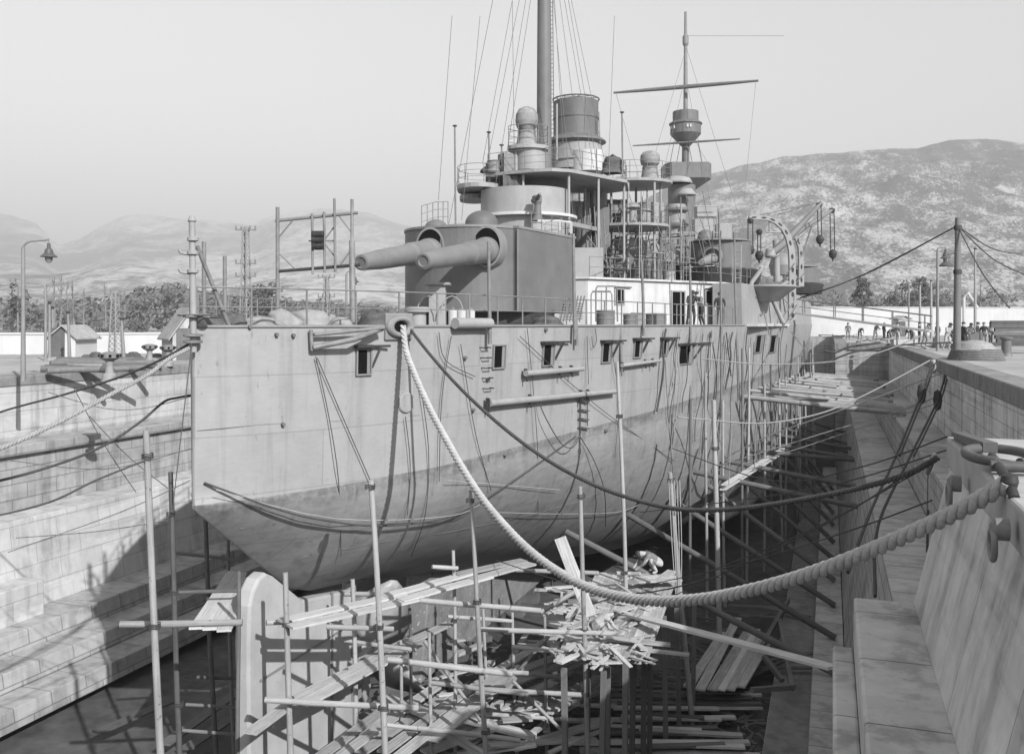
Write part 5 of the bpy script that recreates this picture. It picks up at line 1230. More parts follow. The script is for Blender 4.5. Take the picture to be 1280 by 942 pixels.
# boards on the floor at the lower right
G6 = 'long boards lying on the dock floor'
for k in range(22):
    v = 858 + 3.9*k + rnd.uniform(-2, 2); u0 = rnd.uniform(690, 800); u1 = rnd.uniform(860, 965); h = 12.95 - rnd.uniform(0, .25)
    plank(pz(u0, v + rnd.uniform(-5, 5), h), pz(u1, v + rnd.uniform(-4, 9), h), rnd.uniform(.18, .3), 'long weathered board lying flat on the shaded dock floor at lower right', G6, 'wood' if k % 3 else 'dwood', .07)
G7 = 'boards stacked on the slope by the steps'
for k, (a, b) in enumerate((((875, 862), (922, 772)), ((890, 862), (934, 790)), ((900, 862), (945, 786)), ((912, 862), (952, 792)), ((925, 858), (960, 800)), ((860, 858), (905, 790)))):
    plank(pz(*a, 12.2), pz(*b, 12.2), .34, 'shaded board in the slanting row beside the right-hand steps', G7)
for a, b in (((952, 808), (985, 750)), ((955, 820), (978, 850)), ((975, 775), (990, 860)), ((940, 862), (992, 858))):
    tag(stick('trestle_leg', pz(*a, 11.8), pz(*b, 12.3), .16, .16, mat=M['dwood'], round_=False), 'grey trestle timber fallen beside the floor steps at right', 'timber', 'trestle timbers by the steps')
for k in range(16):
    u = rnd.uniform(850, 990); v = rnd.uniform(735, 860); p = pz(u, v, 12.7); an = rnd.gauss(.1, .5); q = Vector((cos(an), sin(an), 0)) * rnd.uniform(.5, 1.4)
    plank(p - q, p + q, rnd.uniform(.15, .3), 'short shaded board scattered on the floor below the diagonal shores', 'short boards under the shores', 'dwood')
# keel blocks and cribs under the ship
GK = 'keel blocks under the ship'
for k in range(20):
    y = YS + 11 + 2.2*k
    t = thing('keel_block', 'stacked timber keel block on the dock floor under the keel', 'keel block', (XC, y, ZF), GK); mb = MB()
    mb.box((XC, y, ZF + .22), (1.6, .5, .44)); mb.box((XC, y, ZF + .58), (1.2, .5, .24)); mb.build('block', M['dwood'], t)
# horizontal breast shores from the hull to the right-hand altar
GS = 'breast shores across the right of the dock'
for k in range(16):
    y = 50.4 + 2.05*k; s = y - YS; xh = XC + bw(s) + .08; z = ZH(3.9 + .02*k)
    x1 = 3.3 + rnd.uniform(-.2, .6); a = Vector((xh, y + rnd.uniform(-.2, .2), z)); b = Vector((x1, y + rnd.uniform(-.4, .4), ZH(4.52)))
    tag(stick('shore', a, b, rnd.uniform(.26, .36), mat=M['pole'], wob=.015), 'pale horizontal pole shoring the ship side to the right dock wall', 'shore', GS)
for k in range(7):
    y = 51 + 2.4*k; s = y - YS; tag(stick('shore', Vector((XC + bw(s) - .2 + .3, y + .5, ZH(3.62))), Vector((.4 + rnd.uniform(-1, .8), y + 1.2, ZH(4.0))), .2, mat=M['pole'], wob=.02), 'thin pale pole lying loose across the breast shores', 'pole', 'loose poles on the breast shores')
# raking shores from the bilge to the foot of the wall
GR = 'raking shores under the bilge'
for k in range(10):
    y = 35 + 4.1*k; s = y - YS; b_ = hb(s, 8.2)
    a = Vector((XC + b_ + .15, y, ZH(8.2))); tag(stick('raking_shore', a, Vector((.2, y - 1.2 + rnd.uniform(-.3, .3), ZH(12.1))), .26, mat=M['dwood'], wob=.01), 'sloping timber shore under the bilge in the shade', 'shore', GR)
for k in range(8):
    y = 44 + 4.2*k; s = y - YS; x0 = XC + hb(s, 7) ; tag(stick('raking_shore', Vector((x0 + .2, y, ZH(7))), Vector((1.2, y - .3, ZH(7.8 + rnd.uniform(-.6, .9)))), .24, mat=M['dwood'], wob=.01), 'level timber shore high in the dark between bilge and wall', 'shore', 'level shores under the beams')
# scaffold poles along the ship side
GU = 'upright poles along the ship side'
for k in range(17):
    y = 39.5 + 2.35*k; s = y - YS; x = XC + bw(s) + .75 + rnd.uniform(-.15, .25); top = ZH(rnd.choice((3.2, 2.2, 1.2, 3.6)))
    tag(stick('side_pole', Vector((x + rnd.uniform(-.1, .2), y, ZF)), Vector((x, y + rnd.uniform(-.2, .2), top)), .15, mat=M['pole' if k % 3 else 'dwood'], taper=.75), 'tall upright pole standing beside the ship side among the breast shores', 'pole', GU)
GW = 'poles rising above the deck edge'
for u0, v0, u1, v1, vb in ((899, 264, 902, 407, 520), (918, 290, 923, 367, 500), (862, 331, 864, 420, 440), (802, 327, 805, 401, 420), (775, 405, 778, 452, 470), (611, 302, 612, 418, 430), (717, 292, 718, 408, 424), (720, 392, 721, 430, 432)):
    p = hit(u1, max(v1, 412), .25)[0]; dd = (p - CAM).dot(Vector((-sin(TH), cos(TH), 0)))
    lab = {899: 'tallest thin pole rising above the deck edge before the wing turret', 918: 'thin leaning pole above the deck edge left of the boat crane', 862: 'thin pole above the deck edge right of the dark doorway', 802: 'thin pole above the deck edge left of the dark doorway', 775: 'short pole stub at the deck edge', 611: 'thin pole above the deck edge in front of the gun barrels', 717: 'thin pole at the deck edge by the right corner of the main turret', 720: 'short dark stub of pole at the deck edge below the main turret'}[u0]
    tag(stick('deck_pole', D(u1, vb, dd - .2), D(u0, v0, dd - .2), .13, mat=M['steel'], taper=.8), lab, 'pole', GW)
# narrow stage slung along the bilge
mb = MB(); st = thing('hanging_stage', 'long narrow stage slung along the bilge below the breast shores', 'stage', D(920, 590, 44))
for a, b in (((905, 606), (985, 556)), ((903, 612), (986, 560))): mb.bar(D(*a, 40), D(*b, 56), .25, .06)
mb.build('board', M['wood'], st)
for f in (0, .33, .66, 1): mb = MB(); a = D(905, 606, 40).lerp(D(985, 556, 56), f); mb.tube([a + Vector((.2,0,0)), a + Vector((.3, 0, 2.2))], .02, 5); mb.build('sling', M['hemp'], st)
# gangway from the quay to the ship
gw = thing('gangway', 'wooden footbridge with handrail from the right quay to the ship side', 'gangway', D(1160, 412, 62)); mb = MB()
a = D(1165, 414, 60); b = D(1000, 392, 66); mb.bar(a, b, 1.3, .12); mb.build('deck_boards', M['wood'], gw); mb = MB()
for off in (-.6, .6):
    o_ = Vector((.1, 1, 0)).normalized() * off
    mb.tube([a + o_ + Vector((0,0,1)), b + o_ + Vector((0,0,1))], .05, 6); mb.tube([a + o_ + Vector((0,0,.5)), b + o_ + Vector((0,0,.5))], .03, 6)
    for f in (.05, .28, .5, .72, .97): q = a.lerp(b, f) + o_; mb.bar(q, q + Vector((0,0,1.02)), .08)
mb.build('handrail', M['steel'], gw)
# ================================================================== ROPES
def vplane(p0, p1, pts):      # points on the upright plane through p0 and p1 seen at the given pixels
    p0 = Vector(p0); p1 = Vector(p1); dv = Vector((p1.x - p0.x, p1.y - p0.y, 0)); nn = Vector((dv.y, -dv.x, 0)); out = [p0]
    for u, v in pts: r = ray(u, v); out.append(CAM + r * ((p0 - CAM).dot(nn) / r.dot(nn)))
    return out + [p1]
def smoothpath(pts, n):
    P = [Vector(p) for p in pts]; out = []; m = len(P) - 1
    for i in range(m):
        p0 = P[max(i-1, 0)]; p1 = P[i]; p2 = P[i+1]; p3 = P[min(i+2, m)]
        for k in range(n):
            t = k/n; out.append(.5*((2*p1) + (p2 - p0)*t + (2*p0 - 5*p1 + 4*p2 - p3)*t*t + (3*p1 - p0 - 3*p2 + p3)*t**3))
    return out + [P[-1]]
def rope(pts, r, m, label, cat='rope', group=None, n=6, seg=6, name='rope'):
    mb = MB(); mb.tube(smoothpath(pts, n), r, seg); return tag(mb.build(name, M[m]), label, cat, group)
def laid_rope(pts, R, name, label, m='hawser'):
    path = smoothpath(pts, 10); L = [0]
    for a, b in zip(path, path[1:]): L.append(L[-1] + (b - a).length)
    step = R * .55; n = int(L[-1] / step); fine = []; i = 0
    for k in range(n + 1):
        s = L[-1]*k/n
        while i < len(path) - 2 and L[i+1] < s: i += 1
        fine.append(path[i].lerp(path[i+1], (s - L[i]) / max(1e-6, L[i+1] - L[i])))
    t0 = (fine[1] - fine[0]).normalized(); x = t0.orthogonal().normalized(); fr_ = []
    for k, p in enumerate(fine):
        t = (fine[min(k+1, n)] - fine[max(k-1, 0)]).normalized(); x = (x - t*x.dot(t)).normalized(); fr_.append((p, x.copy(), t.cross(x)))
    mb = MB()
    for j in range(3):
        ph = 2*pi*j/3; q = []
        for k, (p, x, y) in enumerate(fr_):
            a = ph - k*step/(R*4.8)*2*pi; q.append(p + (x*cos(a) + y*sin(a)) * R*.53)
        mb.tube(q, R*.49, 9)
    return tag(mb.build(name, M[m]), label, 'rope')
fp = hit(499, 409, .15)[0]; fp.z = CZ - .05
hk = D(1262, 602, 8.6)
laid_rope(vplane(fp, hk, [(508, 440), (520, 472), (537, 510), (556, 546), (578, 585), (602, 622), (630, 656), (662, 688), (700, 716), (740, 736), (785, 747), (830, 751), (880, 748), (930, 739), (985, 725), (1040, 707), (1095, 685), (1150, 661), (1205, 635)]), .088, 'hawser', 'thick pale three-strand hawser sagging from the stern fairlead to the near pier')
pe = D(1172, 572, 13.0)
laid_rope(vplane(hit(508, 411, .15)[0], pe, [(540, 446), (580, 490), (630, 535), (680, 572), (730, 600), (780, 620), (840, 635), (900, 637), (960, 631), (1030, 619), (1090, 606), (1140, 590)]), .046, 'cable', 'dark thick cable sagging from the stern fairlead across the hull to the pier corner', 'dhemp')
rope([near(u, v, e) for u, v, e in ((255, 603, .06), (285, 614, .2), (320, 627, .3), (360, 640, .35), (400, 649, .38), (470, 657, .38), (545, 650, .35), (590, 633, .3), (640, 602, .25), (690, 567, .18), (720, 545, .08))], .026, 'dhemp', 'dark hawser hung in a loop along the hull below the boot-top line', name='hull_hawser')
rope([hit(668, 495, .1)[0], hit(672, 520, .3)[0], hit(690, 552, .35)[0], hit(705, 558, .35)[0], hit(722, 543, .1)[0]], .018, 'dhemp', 'thin dark loop of rope hanging from the long boom', group=None)
rope([hit(722, 545, .1)[0], hit(738, 575, .2)[0], hit(750, 610, .25)[0], hit(752, 650, .3)[0]], .018, 'dhemp', 'thin dark rope hanging from the rope ladder down the hull')
def rl(p, q, mids, r, m, label, group=None): return rope(vplane(p, q, mids), r, m, label, group=group)
GM = 'mooring lines from the stern to the left'
sl = D(240, 433, 21.2)
laid_rope(vplane(sl, D(-40, 575, 17), [(210, 449), (185, 468), (140, 492), (80, 524), (20, 552)]), .05, 'rope', 'thick pale mooring rope from the stern slanting down to the left edge', 'hemp')['group'] = GM
rl(sl + Vector((0,0,.1)), D(-30, 525, 27), [(200, 450), (150, 471), (80, 493), (16, 510)], .03, 'dhemp', 'dark mooring rope above the thick pale one at the left', GM)
rl(hit(243, 492, .1)[0], D(-40, 608, 18), [(222, 497), (205, 502), (178, 525), (140, 551), (100, 570), (50, 587), (10, 598)], .03, 'dhemp', 'dark mooring rope drooping from the stern side to the left edge, kinked near the hull', GM)
rl(D(182, 575, 19.4), D(-30, 650, 17), [(120, 600), (60, 628)], .022, 'dhemp', 'thin rope from the top of the leftmost scaffold pole to the left edge', 'thin lines at the left')
rl(D(240, 428, 21), D(215, 642, 23), [(228, 530)], .012, 'wire', 'thin line hanging from the stern to the dark scaffold pole', 'thin lines at the left')
for k, (a, b, mids) in enumerate((((238, 600), (10, 690), [(150, 640)]), ((60, 490), (240, 495), [(130, 510), (180, 510)]), ((112, 520), (210, 610), [(160, 570)]), ((90, 480), (170, 615), [(130, 555)]), ((240, 560), (10, 575), [(130, 586)]), ((210, 650), (20, 672), [(120, 664)]))):
    rl(D(*a, 21.5), D(*b, 24), mids, .011, 'wire', 'thin wire line crossing in front of the left dock wall', 'thin lines at the left')
GRL = 'pale lines from the ship side to the right quay'
bol = D(1163, 452, 40)
for (a, b, mids, r) in (((838, 520), (1163, 450), [(880, 524), (950, 529), (1020, 518), (1080, 494)], .035), ((900, 570), (1178, 466), [(960, 545), (1030, 520), (1100, 495)], .03), ((890, 580), (1182, 492), [(960, 563), (1040, 538), (1110, 518)], .03), ((888, 585), (1184, 500), [(980, 566), (1060, 540)], .025), ((870, 447), (1150, 420), [(950, 455), (1040, 452), (1100, 440)], .03)):
    h = hit(a[0], a[1], .3)
    rl(h[0] if h else D(*a, 40), D(*b, 40), mids, r, 'hemp', 'pale mooring line running from the ship side up to the right quay', GRL)
GDL = 'thin dark lines across the right of the dock'
for a, b, mids in (((840, 560), (1185, 545), [(960, 600), (1070, 585)]), ((800, 640), (1190, 560), [(900, 628), (1040, 606)]), ((870, 720), (1150, 588), [(1000, 668)]), ((790, 735), (1165, 625), [(920, 706), (1050, 667)]), ((620, 700), (900, 720), [(760, 740)]), ((840, 745), (1160, 575), [(940, 700), (1050, 645)])):
    rl(D(*a, 27), D(*b, 14), mids, .013, 'dhemp', 'thin dark line crossing from under the hull to the right pier', GDL)
# black tackles hung from the right quay
for k, (pts, lab) in enumerate(((((1166, 452), (1152, 492), (1120, 570), (1090, 635), (1060, 715)), 'left one of two black tackles hung from the right coping'), (((1182, 466), (1172, 500), (1138, 570), (1098, 655), (1094, 745)), 'right one of two black tackles hung from the right coping'))):
    ds = (39, 36, 30, 25, 21); P_ = [D(u, v, dd) for (u, v), dd in zip(pts, ds)]
    t = thing('tackle', lab, 'tackle', P_[0], 'black tackles on the right wall')
    mb = MB(); mb.tube(smoothpath(P_, 5), .042, 7); mb.tube(smoothpath([p + Vector((.12, .1, 0)) for p in P_[:3]], 5), .035, 7); mb.build('rope', M['iron'], t)
    mb = MB(); mb.lathe([(0, .42), (.13, .33), (.17, 0), (.12, -.33), (0, -.42)], P_[1], 12, sy=.6); mb.build('block', M['iron'], t)
    mb = MB(); mb.lathe([(.1, 0), (.14, .3), (.1, .6)], P_[0] - Vector((0,0,.5)), 10); mb.build('lashing', M['hemp'], t)
# thin lines on the hull
GH = 'thin lines hanging down the ship side'
for q in (((392, 445), (408, 520), (420, 600), (424, 690)), ((394, 447), (425, 520), (462, 605)), ((503, 520), (509, 580), (506, 640)), ((545, 415), (553, 450), (590, 470)), ((560, 420), (548, 500), (545, 600)), ((572, 430), (590, 540), (610, 610)), ((655, 410), (662, 480), (668, 560), (670, 640)), ((730, 420), (732, 480)), ((740, 410), (742, 425), (738, 434), (736, 420)), ((646, 420), (700, 470), (760, 520), (840, 575)), ((828, 450), (832, 520), (838, 590)), ((885, 415), (893, 470), (888, 540)), ((905, 415), (911, 470)), ((870, 560), (850, 620), (842, 670)), ((900, 500), (880, 580), (862, 660)), ((935, 470), (928, 530), (915, 600)), ((760, 430), (770, 500), (765, 570)), ((520, 470), (532, 560), (528, 640), (512, 690))):
    rope([h_[0] for h_ in (hit(u, v, .12) for u, v in q) if h_], .013 if q[0][0] < 850 else .03, 'dhemp', 'thin dark line hanging down the ship side against the plating', group=GH, n=4, seg=5)
for q in (((620, 640), (700, 642), (770, 640), (800, 630)), ((270, 612), (420, 648), (560, 645), (600, 630)), ((560, 600), (700, 612), (900, 640))):
    rope([h_ for h_ in (near(u, v, .4) for u, v in q) if h_], .009, 'wwire', 'thin pale line stretched across the hull bottom between scaffold poles', group='pale lines across the hull bottom', n=4, seg=5)
rnd = random.Random(31)
for k in range(20):
    u = rnd.uniform(826, 985); v0 = rnd.uniform(408, 430); ln = rnd.uniform(60, 170); q = []
    for f in range(6):
        h_ = hit(u - (8 + .02*ln)*f/5 + rnd.uniform(-1.5, 1.5), v0 + ln*f/5, .14 + .1*(f in (2, 3)))
        if h_: q.append(h_[0])
    if len(q) > 2: rope(q, rnd.choice((.02, .03, .045)), rnd.choice(('dhemp', 'dhemp', 'hemp')), 'rope fall or fender lashing hanging on the ship side among the side poles', group='rope falls on the ship side amidships', n=3, seg=5)
GST = 'white rope falls beside the crouching man'
for k in range(5):
    rope([D(836 + 3.4*k, 600, 29.5), D(840 + 3*k, 680, 29.4), D(845 + 1.6*k, 745, 29.3)], .012, 'wwire', 'white rope fall hanging close to the crouching man, one of a bunch', group=GST, n=3)
mb = MB(); rnd = random.Random(8)
for k in range(9):
    c = D(1040 + 9*k, 425 + rnd.uniform(-3, 4), 66); mb.tube(smoothpath([c + Vector((rnd.uniform(-1, 1), rnd.uniform(-1, 1), rnd.uniform(0, .3))) for _ in range(5)], 5), .03, 6)
tag(mb.build('rope_tangle', M['hemp']), 'tangle of loose ropes on the quay end near the gangway', 'ropes', kind='stuff')
rope(vplane(D(1030, 438, 60), D(1100, 428, 60), [(1045, 440), (1060, 434), (1080, 431)]), .07, 'iron', 'black hose drooping along the far end of the dock wall', 'hose')
rope(vplane(D(1030, 455, 58), D(1190, 428, 44), [(1060, 442), (1090, 436), (1140, 430)]), .055, 'hemp', 'thick pale hose laid from the ship side to the quay pole', 'hose')
# ================================================================== RIGHT QUAY
p = D(1196, 452, 41); p.z = 0; top = D(1197.5, 272, 41)
t = thing('quay_pole', 'stout wooden pole with guy ropes on the right quay edge', 'pole', p)
mb = MB(); mb.tube([p, p.lerp(top, .5), top], [.17, .15, .12], 12); mb.build('pole', M['dwood'], t)
mb = MB()
for f in (.62, .93): q = p.lerp(top, f); mb.lathe([(.17, -.1), (.18, 0), (.17, .1)], q, 10)
mb.build('lashing', M['dhemp'], t); mb = MB(); q = D(1183, 330, 41); mb.tube([D(1197, 316, 41), D(1184, 318, 41)], .03, 6); mb.lathe([(0, .3), (.1, .25), (.14, .1), (.3, -.05), (.3, -.1), (0, -.1)], q, 14); mb.build('hanging_lamp', M['lamp'], t)
GQ = 'guy ropes of the quay pole'
tp = D(1197, 282, 41)
for b, dd, lab in (((1000, 372), 60, 'upper of two long guy ropes from the quay pole to the boat crane'), ((985, 378), 62, 'lower of two long guy ropes from the quay pole to the boat crane'), ((1278, 318), 44, 'uppermost guy rope from the quay pole to the right edge'), ((1285, 345), 40, 'middle guy rope from the quay pole to the right edge'), ((1262, 385), 38, 'steepest guy rope from the quay pole down to the right')):
    e = D(*b, dd); m_ = tp.lerp(e, .5) - Vector((0,0,.35)); rope([tp, m_, e], .028, 'dhemp', lab, group=GQ, n=6)
c = D(1220, 452, 41); c.z = 0
t = thing('rope_coil', 'coil of dark wire rope beside the foot of the quay pole', 'rope coil', c); mb = MB()
for k in range(6): mb.tube([c + Vector(((1.15 - .03*k)*cos(a*pi/16), .9*sin(a*pi/16), .05 + .075*k)) for a in range(33)], .045, 6, False)
mb.build('coil', M['wire'], t)
mb = MB(); mb.lathe([(.85, 0), (.8, .45), (.6, .72), (.25, .85), (0, .87)], c + Vector((.2, 1.6, 0)), 20, sx=1.1); tag(mb.build('canvas_mound', M['canvas']), 'rounded pale canvas-covered mound behind the rope coil', 'mound')
GT2 = 'timber baulks piled at the right edge'
for k in range(7):
    a = D(1240 + rnd.uniform(-4, 6), 430 - 4.5*k, 50); b = a + Vector((3.4, .6, 0)); tag(stick('baulk', a, b, .28, .2, mat=M['dwood'], round_=False), 'dark timber baulk in the pile at the right edge of the quay', 'baulk', GT2)
p = D(1230, 448, 44); p.z = 0; t = thing('bollard', 'dark iron mooring bollard on the right quay behind the white-clad man', 'bollard', D(1258, 442, 46).xy.to_3d()); b0 = t.location
mb = MB(); mb.lathe([(.3, 0), (.24, .15), (.22, .8), (.3, .85), (.3, .95), (0, 1.0)], b0, 18); mb.build('post', M['dgrey'], t)
for u, v, dd, w_, h_, lab in ((1205, 428, 58, 1.3, .55, 'low dark winch crate on the right quay between the standing men'), (1216, 424, 60, .9, 1.1, 'upright dark crate on the right quay behind the standing men'), (1180, 420, 62, 1.2, .7, 'pale crate on the right quay left of the quay pole'), (1130, 420, 66, 1.6, .5, 'low pale crate on the right quay by the gangway foot')):
    p = D(u, v, dd); p.z = 0; t = thing('crate', lab, 'crate', p, 'crates on the right quay'); mb = MB(); mb.box(p + Vector((0,0,h_/2)), (w_, .8, h_), .2); mb.build('box', M['dgrey' if 'dark' in lab else 'wood'], t)
    mb = MB()
    for s in (-1, 1): mb.box(p + Matrix.Rotation(.2, 3, 'Z') @ Vector((s*w_*.36, 0, h_/2)), (.09, .86, h_ + .06), .2)
    mb.build('batten', M['dwood'], t)
GLP = 'odd timbers on the right quay'
for k in range(14):
    u = rnd.uniform(1100, 1240); d_ = rnd.uniform(46, 72); p = ground_at(u, d_, .06); a_ = rnd.uniform(0, 3.1); L_ = rnd.uniform(.8, 2.2)
    if p.x < 5.6: continue
    tag(stick('plank', p, p + Vector((cos(a_), sin(a_), .04))*L_, .22, .08, mat=M['wood' if k % 2 else 'dwood'], round_=False), 'loose timber lying on the right quay near the working men', 'timber', GLP)
p = ground_at(1205, 100, 0); t = thing('crane', 'small white hand crane with bent jib behind the quay pole', 'crane', p); mb = MB()
mb.tube([p, D(1205, 372, 100), D(1210, 366, 100), D(1222, 385, 100)], .16, 8); mb.build('jib', M['white'], t); mb = MB(); mb.lathe([(.5, 0), (.4, .3), (.3, .9), (0, 1)], p, 14); mb.build('pedestal', M['white'], t)
# shackle, eye and straps on the near pier
sk = thing('mooring_shackle', 'large iron shackle with strap bars lying on the near pier at the right edge', 'shackle', (2.0, 10.2, 0))
q = D(1249, 574, 10.4); q.z = .1
mb = MB(); mb.tube([q + Vector((.34*cos(a*pi/10) , .62*sin(a*pi/10), .02)) for a in range(-4, 15)], .055, 10); mb.tube([q + Vector((-.2, -.75, 0)), q + Vector((.42, -.72, 0))], .06, 10); mb.build('bow', M['lamp'], sk)
mb = MB()
for k in (0, 1): mb.bar(D(1197 + 3*k, 546 + 4*k, 12.8) + Vector((0,0,.04)), D(1238, 566 + 5*k, 10.9) + Vector((0,0,.09)), .16, .07)
mb.build('strap_bar', M['lamp'], sk)
mb = MB(); mb.tube([D(1240, 570, 10.5), D(1252, 588, 9.4), D(1262, 604, 8.6), D(1268, 622, 8.5)], .05, 8); mb.lathe([(0, .09), (.07, .06), (.08, 0), (.06, -.07), (0, -.09)], hk, 12); mb.build('hook', M['iron'], sk)
for u, v, lab in ((1193, 606, 'iron ring hanging on the pier face under the coping, the farther of two'), (1250, 664, 'large iron ring hanging on the pier face under the coping, the nearer of two')):
    q = onX(u, v, 1.40 if v < 640 else 1.42); t = thing('mooring_ring', lab, 'ring', q, 'iron rings on the pier face'); r_ = .13 if v < 640 else .12
    mb = MB(); mb.tube([q + Vector((-.06, r_*cos(a*pi/9), -r_ + r_*1.1*sin(a*pi/9))) for a in range(19)], .028, 8, False); mb.build('ring', M['steel'], t)
    mb = MB(); mb.lathe([(.1, -.05), (.1, .06), (.05, .1), (0, .1)], q + Vector((.02, 0, .02)), 14, M=Matrix.Rotation(radians(-90), 3, 'Y')); mb.build('eye_plate', M['steel'], t)
rope(vplane(D(1160, 590, 14.6), D(1168, 570, 13.4), []), .05, 'hemp', 'short end of rope knotted at the pier corner', 'rope')
rope([D(1161, 588, 14.5), D(1160, 640, 14.4), D(1159, 690, 14.3)], .022, 'dhemp', 'dark rope end hanging straight down the pier corner', 'rope')
# ================================================================== PEOPLE
def person_mesh(name, J, E, R_, regions):
    # J: joints, E: edges, R_: radii -> one continuous skinned body
    me = bpy.data.meshes.new(name); me.from_pydata([Vector(p) for p in J], E, [])
    o = bpy.data.objects.new(name, me); COL.objects.link(o)
    sk_ = o.modifiers.new('skin', 'SKIN'); sk_.use_smooth_shade = True
    for i, d_ in enumerate(me.skin_vertices[0].data): d_.radius = R_[i]; d_.use_root = (i == 0)
    ss = o.modifiers.new('sub', 'SUBSURF'); ss.levels = 2; ss.render_levels = 2
    dg = bpy.context.evaluated_depsgraph_get(); dg.update(); ev = o.evaluated_get(dg); out = bpy.data.meshes.new_from_object(ev)
    bpy.data.objects.remove(o); out.name = name
    return out
def pose(kind):
    P_ = {}
    if kind == 'stand': P_ = dict(pel=(0,0,.95), che=(0,.0,1.28), nk=(0,0,1.46), hd=(0,-.02,1.56), ht=(0,-.02,1.68), lh=(.1,0,.92), lk=(.12,-.03,.5), la=(.13,.02,.09), lt=(.14,-.14,.04), rh=(-.1,0,.92), rk=(-.12,-.02,.5), ra=(-.14,.04,.09), rt=(-.15,-.12,.04), ls=(.19,0,1.40), le=(.26,.03,1.13), lw=(.25,-.1,.9), lf=(.24,-.14,.8), rs=(-.19,0,1.40), re=(-.26,.03,1.13), rw=(-.24,-.1,.9), rf=(-.23,-.14,.8))
    if kind == 'work': P_ = dict(pel=(0,0,.93), che=(0,-.13,1.25), nk=(0,-.2,1.42), hd=(0,-.27,1.5), ht=(0,-.3,1.61), lh=(.1,0,.9), lk=(.14,-.1,.5), la=(.15,.06,.09), lt=(.16,-.1,.04), rh=(-.1,0,.9), rk=(-.13,.02,.5), ra=(-.16,.2,.09), rt=(-.17,.06,.04), ls=(.19,-.17,1.36), le=(.24,-.3,1.12), lw=(.15,-.52,1.12), lf=(.13,-.6,1.14), rs=(-.19,-.17,1.36), re=(-.26,-.28,1.12), rw=(-.17,-.5,1.02), rf=(-.15,-.58,1.0))
    if kind == 'crouch': P_ = dict(pel=(0,.05,.3), che=(0,-.26,.56), nk=(0,-.45,.62), hd=(0,-.56,.62), ht=(0,-.66,.6), lh=(.12,.03,.3), lk=(.2,-.36,.48), la=(.17,-.1,.08), lt=(.18,-.26,.04), rh=(-.12,.03,.3), rk=(-.2,-.36,.48), ra=(-.17,-.1,.08), rt=(-.18,-.26,.04), ls=(.2,-.4,.58), le=(.26,-.55,.36), lw=(.14,-.72,.2), lf=(.12,-.8,.14), rs=(-.2,-.4,.58), re=(-.26,-.55,.36), rw=(-.12,-.72,.2), rf=(-.1,-.8,.14))
    if kind == 'bend': P_ = dict(pel=(0,.1,.9), che=(0,-.22,1.1), nk=(0,-.4,1.15), hd=(0,-.51,1.13), ht=(0,-.62,1.1), lh=(.1,.1,.87), lk=(.13,-.02,.48), la=(.14,.06,.09), lt=(.15,-.1,.04), rh=(-.1,.1,.87), rk=(-.13,.05,.48), ra=(-.15,.16,.09), rt=(-.16,0,.04), ls=(.19,-.35,1.12), le=(.24,-.4,.83), lw=(.17,-.55,.62), lf=(.15,-.6,.53), rs=(-.19,-.35,1.12), re=(-.24,-.42,.83), rw=(-.15,-.55,.64), rf=(-.13,-.6,.55))
    return P_
KEYS = ['pel','che','nk','hd','ht','lh','lk','la','lt','rh','rk','ra','rt','ls','le','lw','lf','rs','re','rw','rf']
RAD = dict(pel=.155, che=.165, nk=.062, hd=.105, ht=.075, lh=.105, lk=.072, la=.05, lt=.04, ls=.075, le=.052, lw=.038, lf=.03, rh=.105, rk=.072, ra=.05, rt=.04, rs=.075, re=.052, rw=.038, rf=.03)
EDG = [('pel','che'),('che','nk'),('nk','hd'),('hd','ht'),('pel','lh'),('lh','lk'),('lk','la'),('la','lt'),('pel','rh'),('rh','rk'),('rk','ra'),('ra','rt'),('che','ls'),('ls','le'),('le','lw'),('lw','lf'),('che','rs'),('rs','re'),('re','rw'),('rw','rf')]
BODY = {}
def body(kind, top, legs):
    k = (kind, top, legs)
    if k in BODY: return BODY[k]
    P_ = pose(kind); me = person_mesh('person', [P_[q] for q in KEYS], [(KEYS.index(a), KEYS.index(b)) for a, b in EDG], [(RAD[q], RAD[q]*(.8 if q in ('pel','che') else 1)) for q in KEYS], None)
    for m in ('skin', top, legs): me.materials.append(M[m])
    V_ = {q: Vector(P_[q]) for q in KEYS}; tag_ = {'nk':0,'hd':0,'ht':0,'lw':0,'lf':0,'rw':0,'rf':0,'che':1,'ls':1,'le':1,'rs':1,'re':1,'pel':2,'lh':2,'lk':2,'la':2,'lt':2,'rh':2,'rk':2,'ra':2,'rt':2}
    for pl in me.polygons:
        best = min(((pl.center - V_[q]).length / RAD[q], tag_[q]) for q in KEYS); pl.material_index = best[1]
    BODY[k] = me; return me
def person(loc, rz, kind, top, legs, label, group, cap='cap', capm='cloth_d', sc=1.0):
    o = bpy.data.objects.new('person', body(kind, top, legs)); COL.objects.link(o); o.location = loc; o.rotation_euler = (0, 0, rz); o.scale = (sc,)*3
    tag(o, label, 'person', group); P_ = pose(kind); a = Vector(P_['hd']); b = Vector(P_['ht']); z = (b - a).normalized(); x = Vector((1,0,0)); y = z.cross(x); R = Matrix((x, y, z)).transposed()
    mb = MB(); mb.lathe([(.10, -.0), (.115, .03), (.11, .08), (.06, .125), (0, .135)], a + z*.06, 14, M=R)
    mb.box(a + z*.075 + R @ Vector((0, -.12 if True else 0, 0)), (.16, .1, .02), M=R)
    c = mb.build(cap, M[capm]); c.parent = o
    mb = MB(); mb.lathe([(0, .03), (.018, .01), (.02, -.02), (0, -.025)], a + R @ Vector((0, -.1, .01)), 8, M=R); n_ = mb.build('nose', M['skin']); n_.parent = o
    return o
GQM = 'men working on the right quay'
